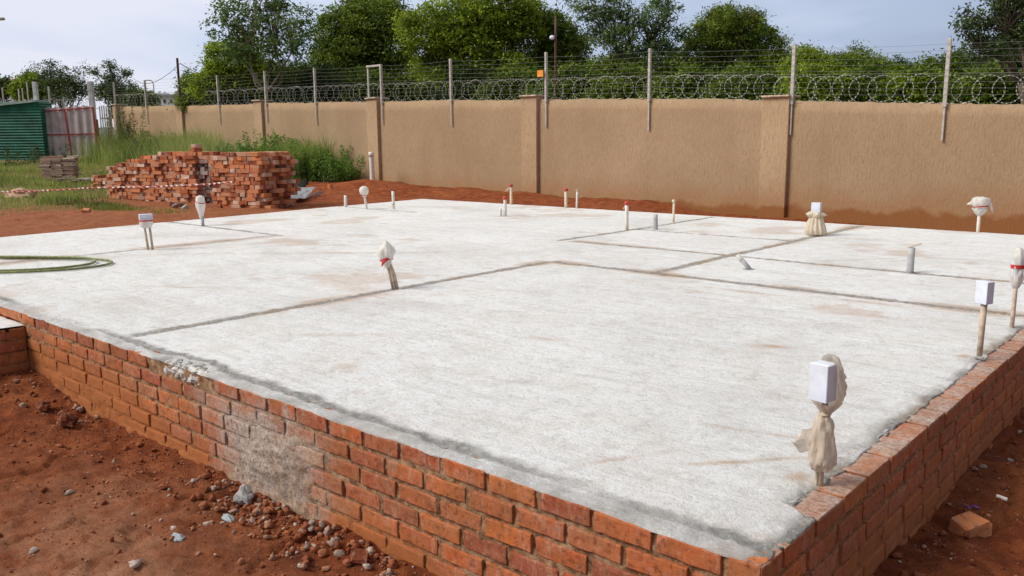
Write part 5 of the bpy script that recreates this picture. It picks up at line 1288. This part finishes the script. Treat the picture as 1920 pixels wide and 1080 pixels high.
tree('bright_tree', 'large bright green spreading tree with its top out of the frame', [(800, 60, 48), (850, 45, 55), (900, 30, 58), (950, 20, 55), (880, 95, 60), (940, 90, 52), (820, 120, 44), (980, 60, 34), (900, 150, 40), (960, 140, 38), (770, 45, 18), (990, 20, 28), (850, 150, 34)], 26.5, ML['bright'], 950, 44000, (.10, .05), .15, 900, hue=-.04)
tree('dense_tree', 'dark green tree in front of the pole with the small lamp', [(1040, 70, 36), (1065, 100, 34), (1020, 120, 36), (1050, 140, 34), (1085, 130, 22), (1000, 155, 26), (1030, 45, 20), (1090, 75, 12)], 27.5, ML['dense'], 460, 19000, (.10, .05), .14, 1045, hue=-.06)
tree('loose_tree', 'airy tree with long drooping leaflets and plenty of sky showing, centre right', [(1100, 22, 26), (1140, 30, 30), (1170, 50, 30), (1150, 85, 30), (1200, 40, 26), (1230, 70, 30), (1250, 30, 26), (1190, 95, 26), (1120, 60, 22), (1260, 90, 24), (1240, 0, 22), (1070, 8, 12), (1160, 0, 22), (1220, 110, 24), (1280, 60, 16)], 24, ML['pinnate'], 330, 9800, (.13, .038), .12, 1190, airy=True)
tree('low_tree', 'low mid green shrubby tree along the wall under the airy one', [(1130, 140, 30), (1170, 130, 32), (1220, 145, 34), (1270, 130, 30), (1100, 155, 24), (1200, 165, 26), (1300, 150, 28)], 25.5, ML['dense'], 420, 18000, (.09, .045), .14, 1200)
tree('round_tree', 'big round tree with an orange tinged top right of the airy one', [(1350, 60, 42), (1395, 65, 44), (1430, 95, 42), (1320, 100, 36), (1380, 120, 50), (1440, 135, 36), (1330, 150, 34), (1300, 75, 18), (1465, 110, 18)], 25, ML['dense'], 680, 32000, (.085, .035), .12, 1380, hue=.02)
tree('round_tree', 'yellow orange flowering top of the big round tree', [(1345, 38, 20), (1370, 30, 20), (1400, 42, 18), (1320, 58, 14)], 24.9, ML['yellow'], 70, 1900, (.08, .035), .12, 1372)
tree('hedge_tree', 'bright green bushy tree directly right of the wide fence post', [(1510, 125, 34), (1540, 130, 34), (1500, 155, 30), (1560, 160, 30)], 23.5, ML['bright'], 330, 15000, (.085, .035), .12, 1530)
tree('hedge_tree', 'feathery green tree sloping down to the right, middle of the right wall panel', [(1600, 128, 36), (1640, 140, 32), (1590, 165, 30), (1670, 160, 26), (1620, 170, 28)], 24, ML['dense'], 360, 15500, (.085, .035), .12, 1620, hue=.10)
tree('far_tree', 'darker small tree crown in the dip left of the last post', [(1680, 128, 16), (1705, 132, 14), (1660, 135, 14), (1690, 150, 18)], 36, ML['dark'], 90, 4200, (.11, .05), .15, 1685)
tree('low_tree', 'low tree rising behind the last fence post', [(1750, 140, 30), (1790, 135, 34), (1720, 160, 22), (1770, 165, 30), (1820, 150, 34)], 23, ML['dense'], 360, 15000, (.085, .04), .12, 1770, hue=-.1)
tree('dense_tree', 'dark solid crown at the right edge below the overhanging branches', [(1890, 110, 44), (1860, 150, 40), (1915, 160, 44), (1940, 100, 44), (1830, 170, 26), (1930, 70, 26)], 21, ML['dark'], 520, 24000, (.085, .045), .12, 1900)
tree('loose_tree', 'dark leafy branches reaching in from the upper right corner', [(1880, 20, 28), (1850, 45, 24), (1830, 62, 22), (1900, 60, 26), (1815, 30, 16), (1800, 45, 10), (1860, 85, 22), (1835, 105, 14), (1920, 15, 34), (1885, -15, 30), (1805, 88, 8)], 17.5, ML['dark'], 230, 5600, (.082, .042), .10, 1950, airy=True)
tree('bent_tree', 'dark wind bent tree with bare twigs behind the metal gate', [(110, 150, 22), (135, 145, 20), (85, 140, 16), (130, 175, 26), (100, 170, 24), (155, 165, 18), (160, 130, 8), (95, 118, 10), (70, 125, 7)], 36, ML['dark'], 190, 7500, (.10, .04), .14, 120, airy=True, group='trees at the far left')
tree('bent_tree', 'twiggy tree with upswept bare branches behind the concrete gate post', [(205, 150, 18), (215, 175, 22), (190, 170, 18), (210, 125, 12), (235, 140, 10), (245, 160, 8), (180, 135, 8)], 35, ML['dark'], 150, 5500, (.10, .04), .12, 208, airy=True, group='trees at the far left')
tree('bushy_tree', 'rounded yellow green bush behind the roof of the green shed', [(60, 155, 18), (75, 165, 20), (45, 170, 16), (85, 180, 14)], 42, ML['bright'], 140, 6500, (.12, .06), .16, 62, group='trees at the far left', hue=-.1)
tree('far_tree', 'dull green trees beyond the end of the wall, left of the distant lamp', [(245, 185, 16), (265, 185, 14), (280, 188, 10), (230, 190, 12)], 60, ML['dense'], 120, 4800, (.2, .1), .25, 255, group='trees at the far left', hue=-.15)
tree('far_tree', 'dark tree clump against the sky at the very left edge', [(8, 165, 14), (22, 170, 14), (-10, 165, 16)], 70, ML['dark'], 90, 3600, (.25, .12), .3, 10, group='trees at the far left')

LB = ['darkest low bush behind the wall, next to the conifers', 'low bush behind the wall under the tall open tree', 'low dark bush behind the wall right of the pillar with the double fence post', 'wide low bush behind the middle of the panel left of the central pillar',
      'low leafy bush touching the central pillar from the left', 'low bush behind the wall just right of the central post', 'low green bush behind the wall beneath the airy tree', 'low dense bush behind the wall below the big round tree', 'low bush behind the wall left of the wide fence post',
      'low bright bush behind the wall right of the wide fence post', 'low bush with pale new leaves below the feathery sloping tree', 'low bush in the dip beside the last post', 'low dark bush behind the wall past the last post', 'low bush behind the wall between the bushy yellow green tree and the dense round one', 'low dark bush behind the wall left of the double fence post']
for i, (cx_, D_, mt_) in enumerate(((405, 30, 'dense'), (500, 29, 'dense'), (790, 28, 'dense'), (880, 26, 'dark'), (970, 25, 'dense'), (1065, 24, 'dense'), (1175, 23, 'dense'), (1290, 22, 'dense'), (1400, 21, 'dense'), (1520, 20.5, 'bright'), (1625, 20.5, 'dense'), (1715, 20, 'bright'), (1850, 19, 'dense'), (600, 28, 'dark'), (670, 28, 'dense'))):
    hw_ = 62
    tree('low_bush', LB[i], [(cx_-30, 168, 28), (cx_, 155, 32), (cx_+32, 165, 30), (cx_-50, 182, 22), (cx_+54, 180, 24), (cx_, 190, 34), (cx_+28, 195, 28), (cx_-28, 198, 28)], D_, ML[mt_], 260, 8500, (.10, .05), .15, cx_, trunk_r=.05, group='bushes directly behind the wall', hue=(-.12 if mt_ != 'bright' else -.05)+rng.normal(0, .05))

# hedge mass and distant hill
t_ = np.linspace(0, 1, 90)
hl = []
for i, s_ in enumerate(np.linspace(-200, 2200, 200)):
    h_ = 1.5+11*np.exp(-((s_+120)/260)**2)+3.2*np.exp(-((s_-330)/160)**2)+1.2*fbm(np.array([s_*.02]), np.array([1.]), 1, 4, 4)[0]*2
    for D_, hh_ in ((300, 0), (330, .55), (370, .95), (430, 1), (520, .2)):
        p = atD(s_, 257, D_); hl.append((p[0], p[1], .3+max(.2, h_)*hh_))
M_hill = simple('hill_green', (.06, .085, .055), .95, .3, .05)
mesh_np('hill', np.array(hl), grid_faces(200, 5), M_hill, smooth=True, kind='structure')
def house(px_, py_, w_, h_, D_, wall, roof, label, flat=False):
    b_ = atD(px_, py_, D_); t = empty('house', tuple(b_), math.atan2(rh[1], rh[0]), label=label, cat='house', group='distant houses')
    mb = MB(); mb.box((0, 0, h_/2-2), (w_, w_*.7, h_+4)); mb.build('wall', wall, t)
    mb = MB(); a_, c_ = w_/2+.3, w_*.35+.3
    if flat: mb.box((0, 0, h_+.15), (w_+.6, w_*.7+.6, .3))
    else: mb.add([(-a_, -c_, h_), (a_, -c_, h_), (a_, c_, h_), (-a_, c_, h_), (-a_*.6, 0, h_+w_*.22), (a_*.6, 0, h_+w_*.22)], [[0, 1, 5, 4], [2, 3, 4, 5], [1, 2, 5], [3, 0, 4], [3, 2, 1, 0]])
    mb.build('roof', roof, t)
    for q in (-.25, .2):
        mb = MB(); mb.box((q*w_, -w_*.35-.03, h_*.5), (w_*.16, .06, h_*.35)); mb.build('window', M_blk, t)
M_hw = simple('white_house_wall', (.62, .62, .60), .9, .05); M_hg = simple('grey_house_wall', (.36, .38, .42), .9, .08); M_hr = simple('pink_tile_roof', (.38, .22, .19), .9, .15, 2); M_hr2 = simple('grey_roof', (.24, .25, .28), .9, .1)
house(320, 200, 2.2, 1.5, 130, M_hw, M_hr2, 'distant white house between the wall end and the tall dark post', True)
house(300, 199, 5, 1.3, 160, M_hg, M_hr2, 'distant grey house roof left of the white one')
house(249, 201, 2.4, 1.0, 110, M_hw, M_hr, 'distant pale house low behind the end of the wall')
house(10, 172, 7, 1.6, 210, M_hg, M_hr, 'pinkish tiled house high on the left hill')
house(42, 176, 5, 2.4, 200, M_hw, M_hr, 'small pale house on the left hill beside the pinkish one')

# grass
def blades(name, pts, hlo, hhi, w_, cols, label, lean=.35, dens_col=None, cat='grass'):
    n = len(pts); h = rng.uniform(hlo, hhi, n)*(.55+.9*np.clip(fbm(pts[:, 0], pts[:, 1], .9, 3, 66)+.45, 0, 1)); a = rng.uniform(0, 6.28, n)
    z0 = ground_z(pts[:, 0], pts[:, 1], False)-.03
    dx, dy = np.cos(a), np.sin(a); ln = lean*h*rng.uniform(.2, 1.4, n); b = rng.uniform(0, 6.28, n); wx, wy = np.cos(b)*w_/2, np.sin(b)*w_/2
    wm = rng.uniform(.7, 1.4, n)
    P = np.zeros((n, 5, 3)); 
    P[:, 0] = np.stack([pts[:, 0]-wx*wm, pts[:, 1]-wy*wm, z0], 1); P[:, 1] = np.stack([pts[:, 0]+wx*wm, pts[:, 1]+wy*wm, z0], 1)
    mx_, my_ = pts[:, 0]+dx*ln*.35, pts[:, 1]+dy*ln*.35
    P[:, 2] = np.stack([mx_+wx*wm*.7, my_+wy*wm*.7, z0+h*.6], 1); P[:, 3] = np.stack([mx_-wx*wm*.7, my_-wy*wm*.7, z0+h*.6], 1)
    P[:, 4] = np.stack([pts[:, 0]+dx*ln, pts[:, 1]+dy*ln, z0+h], 1)
    base = (np.arange(n)*5)[:, None]
    t = np.clip(.45+.9*fbm(pts[:, 0], pts[:, 1], .6, 3, 99)+rng.normal(0, .17, n), 0, 1)
    return mesh_np(name, P.reshape(-1, 3), [base+np.array([0, 1, 2, 3]), base+np.array([3, 2, 4])], m_leaf('grass_'+name, cols, .3), None, attrs={'tint': ('FACE', np.concatenate([t, t]))}, kind='stuff', label=label, cat=cat)
def field(n, x0, x1, y0, y1, f):
    p = np.stack([rng.uniform(x0, x1, n), rng.uniform(y0, y1, n)], 1); return p[rng.random(n) < f(p[:, 0], p[:, 1])]
GC = [(.09, .12, .025), (.17, .23, .045), (.28, .34, .07), (.40, .41, .12), (.50, .43, .20)]
stk = lambda x_, y_: 1-sstep(1.0, .75, np.hypot((x_+15.6)/2.6, (y_-7.0)/2.0))
blades('grass', field(60000, -34, -13, 1.0, 12.4, lambda x_, y_: gmask(x_, y_)*stk(x_, y_)*(y_ > 2.5)), .04, .20, .013, GC, 'rough green and straw coloured grass over the ground left of the brick stack')
blades('tall_grass', field(62000, -33, -18.2, 8.3, 12.5, lambda x_, y_: sstep(8.6, 11.4, y_+.9*fbm(x_, y_, .7, 2, 8)-.22*np.maximum(-x_-22, 0))), .45, 1.12, .012, [(.10, .15, .03), (.19, .27, .05), (.31, .38, .08), (.42, .44, .15), (.50, .46, .22)], 'tall feathery grass growing along the foot of the ochre wall', .45)
p_ = field(26000, -20.5, -13.2, 2.6, 6.4, lambda x_, y_: np.exp(-(((x_+15.6-.25*(y_-4.8))/1.7)**2+((y_-5.05-.15*(x_+15))/.40)**2)**2))
blades('short_grass', p_, .05, .17, .010, [(.07, .10, .015), (.13, .19, .03), (.22, .29, .05), (.32, .33, .09)], 'patch of low bright grass in front of the left end of the brick stack', .5)
# leafy weeds by the wall (stuff) and a few separate shrubs
def weeds(name, cen, label, n_st, hr, kind='stuff', cols=None, leafn=36, leafs=(.055, .022), cat='weeds', hfn=None):
    P = []; T = []; mb = MB(); LN = []
    for i in range(n_st):
        x_, y_ = cen(); h = rng.uniform(*hr)*(hfn(x_) if hfn else 1)*(.75+.9*abs(float(vnoise(np.array([x_*2.2]), np.array([y_*2.2]), 7)[0]))); z0 = gz1(x_, y_)-.02 if n_st < 40 else float(terr(np.array([x_]), np.array([y_]))[0])
        lx_, ly_ = rng.normal(0, .16, 2)*h; m = int(leafn*h/.8)
        s_ = rng.uniform(.12, 1, m)**.8; r_ = (.16*(1-s_*.65))*rng.uniform(.3, 1.15, m); a_ = rng.uniform(0, 6.28, m)
        P.append(np.stack([x_+lx_*s_+r_*np.cos(a_), y_+ly_*s_+r_*np.sin(a_), z0+h*s_], 1)); T.append(np.clip(rng.normal(.28+.35*s_, .14, m)+rng.normal(0, .08), 0, 1))
        mb.tube([(x_, y_, z0), (x_+lx_, y_+ly_, z0+h)], [.006, .002], 3, caps=False)
    P = np.concatenate(P); T = np.concatenate(T); n = len(P); nr = rng.normal(size=(n, 3))*.7+np.array([0, 0, .8]); nr /= np.linalg.norm(nr, axis=1, keepdims=True)
    V, Fc, _ = leaf_quads(P, nr, leafs[0]*rng.uniform(.6, 1.5, n), leafs[1]*rng.uniform(.6, 1.5, n), T)
    root = mesh_np(name, V, Fc, m_leaf('weed_'+name, cols or [(.03, .07, .012), (.06, .13, .02), (.11, .20, .03), (.20, .28, .06)], .35), None, attrs={'tint': ('FACE', T)}, label=label, cat=cat, kind=kind)
    mb.build('stems', M_bark, root); return root
wa, wb_, wc, wd2 = G(540, 347, .02)[:2], G(690, 346, .02)[:2], None, None
def cenw():
    u = rng.random()**.8; v = rng.random(); x_ = -17.15-3.6*u+rng.normal(0, .12); y_ = 12.4-(.9+1.3*u)*v**1.2; return x_, y_
weeds('leafy_weeds', cenw, 'thick dark green leafy weeds against the wall between the brick stack and the thick pipe', 600, (.35, 1.25), hfn=lambda x_: .55+.5*float(np.clip((-17.1-x_)/2.6, 0, 1)), leafn=75, leafs=(.065, .028), cols=[(.05, .11, .015), (.10, .20, .025), (.17, .30, .04), (.28, .38, .08)])
def cenw2():
    u = rng.random(); return -20.3-5*u, 12.3-rng.random()*2.2
weeds('leafy_weeds', cenw2, 'green leafy weeds mixed into the tall grass behind the brick stack', 240, (.4, .95), leafn=50, cols=[(.05, .10, .02), (.10, .18, .03), (.18, .27, .05), (.28, .34, .09)])
def blob(cx, cy, r): return lambda: (cx+rng.normal(0, r), cy+rng.normal(0, r))
q1 = onY(232, 260, 11.6); q2 = onY(280, 258, 11.2)
weeds('shrub', blob(q1[0], 11.6, .28), 'narrow upright olive shrub at the far end of the ochre wall', 30, (1.2, 2.0), None, [(.05, .07, .02), (.09, .12, .03), (.15, .17, .05), (.2, .22, .07)], 60, (.08, .03), 'shrub')
weeds('shrub', blob(q2[0], 11.2, .5), 'loose rounded olive shrub growing before the wall, right of the upright one', 34, (.8, 1.35), None, [(.06, .08, .03), (.11, .14, .04), (.18, .2, .07), (.25, .26, .1)], 50, (.08, .03), 'shrub')
q3 = atD(62, 284, 30)
weeds('shrub', blob(q3[0], q3[1], .6), 'dark low shrub at the foot of the green shed, beside the gate', 26, (.4, .8), None, [(.02, .04, .012), (.04, .07, .02), (.07, .11, .03), (.1, .14, .05)], 50, (.08, .03), 'shrub')
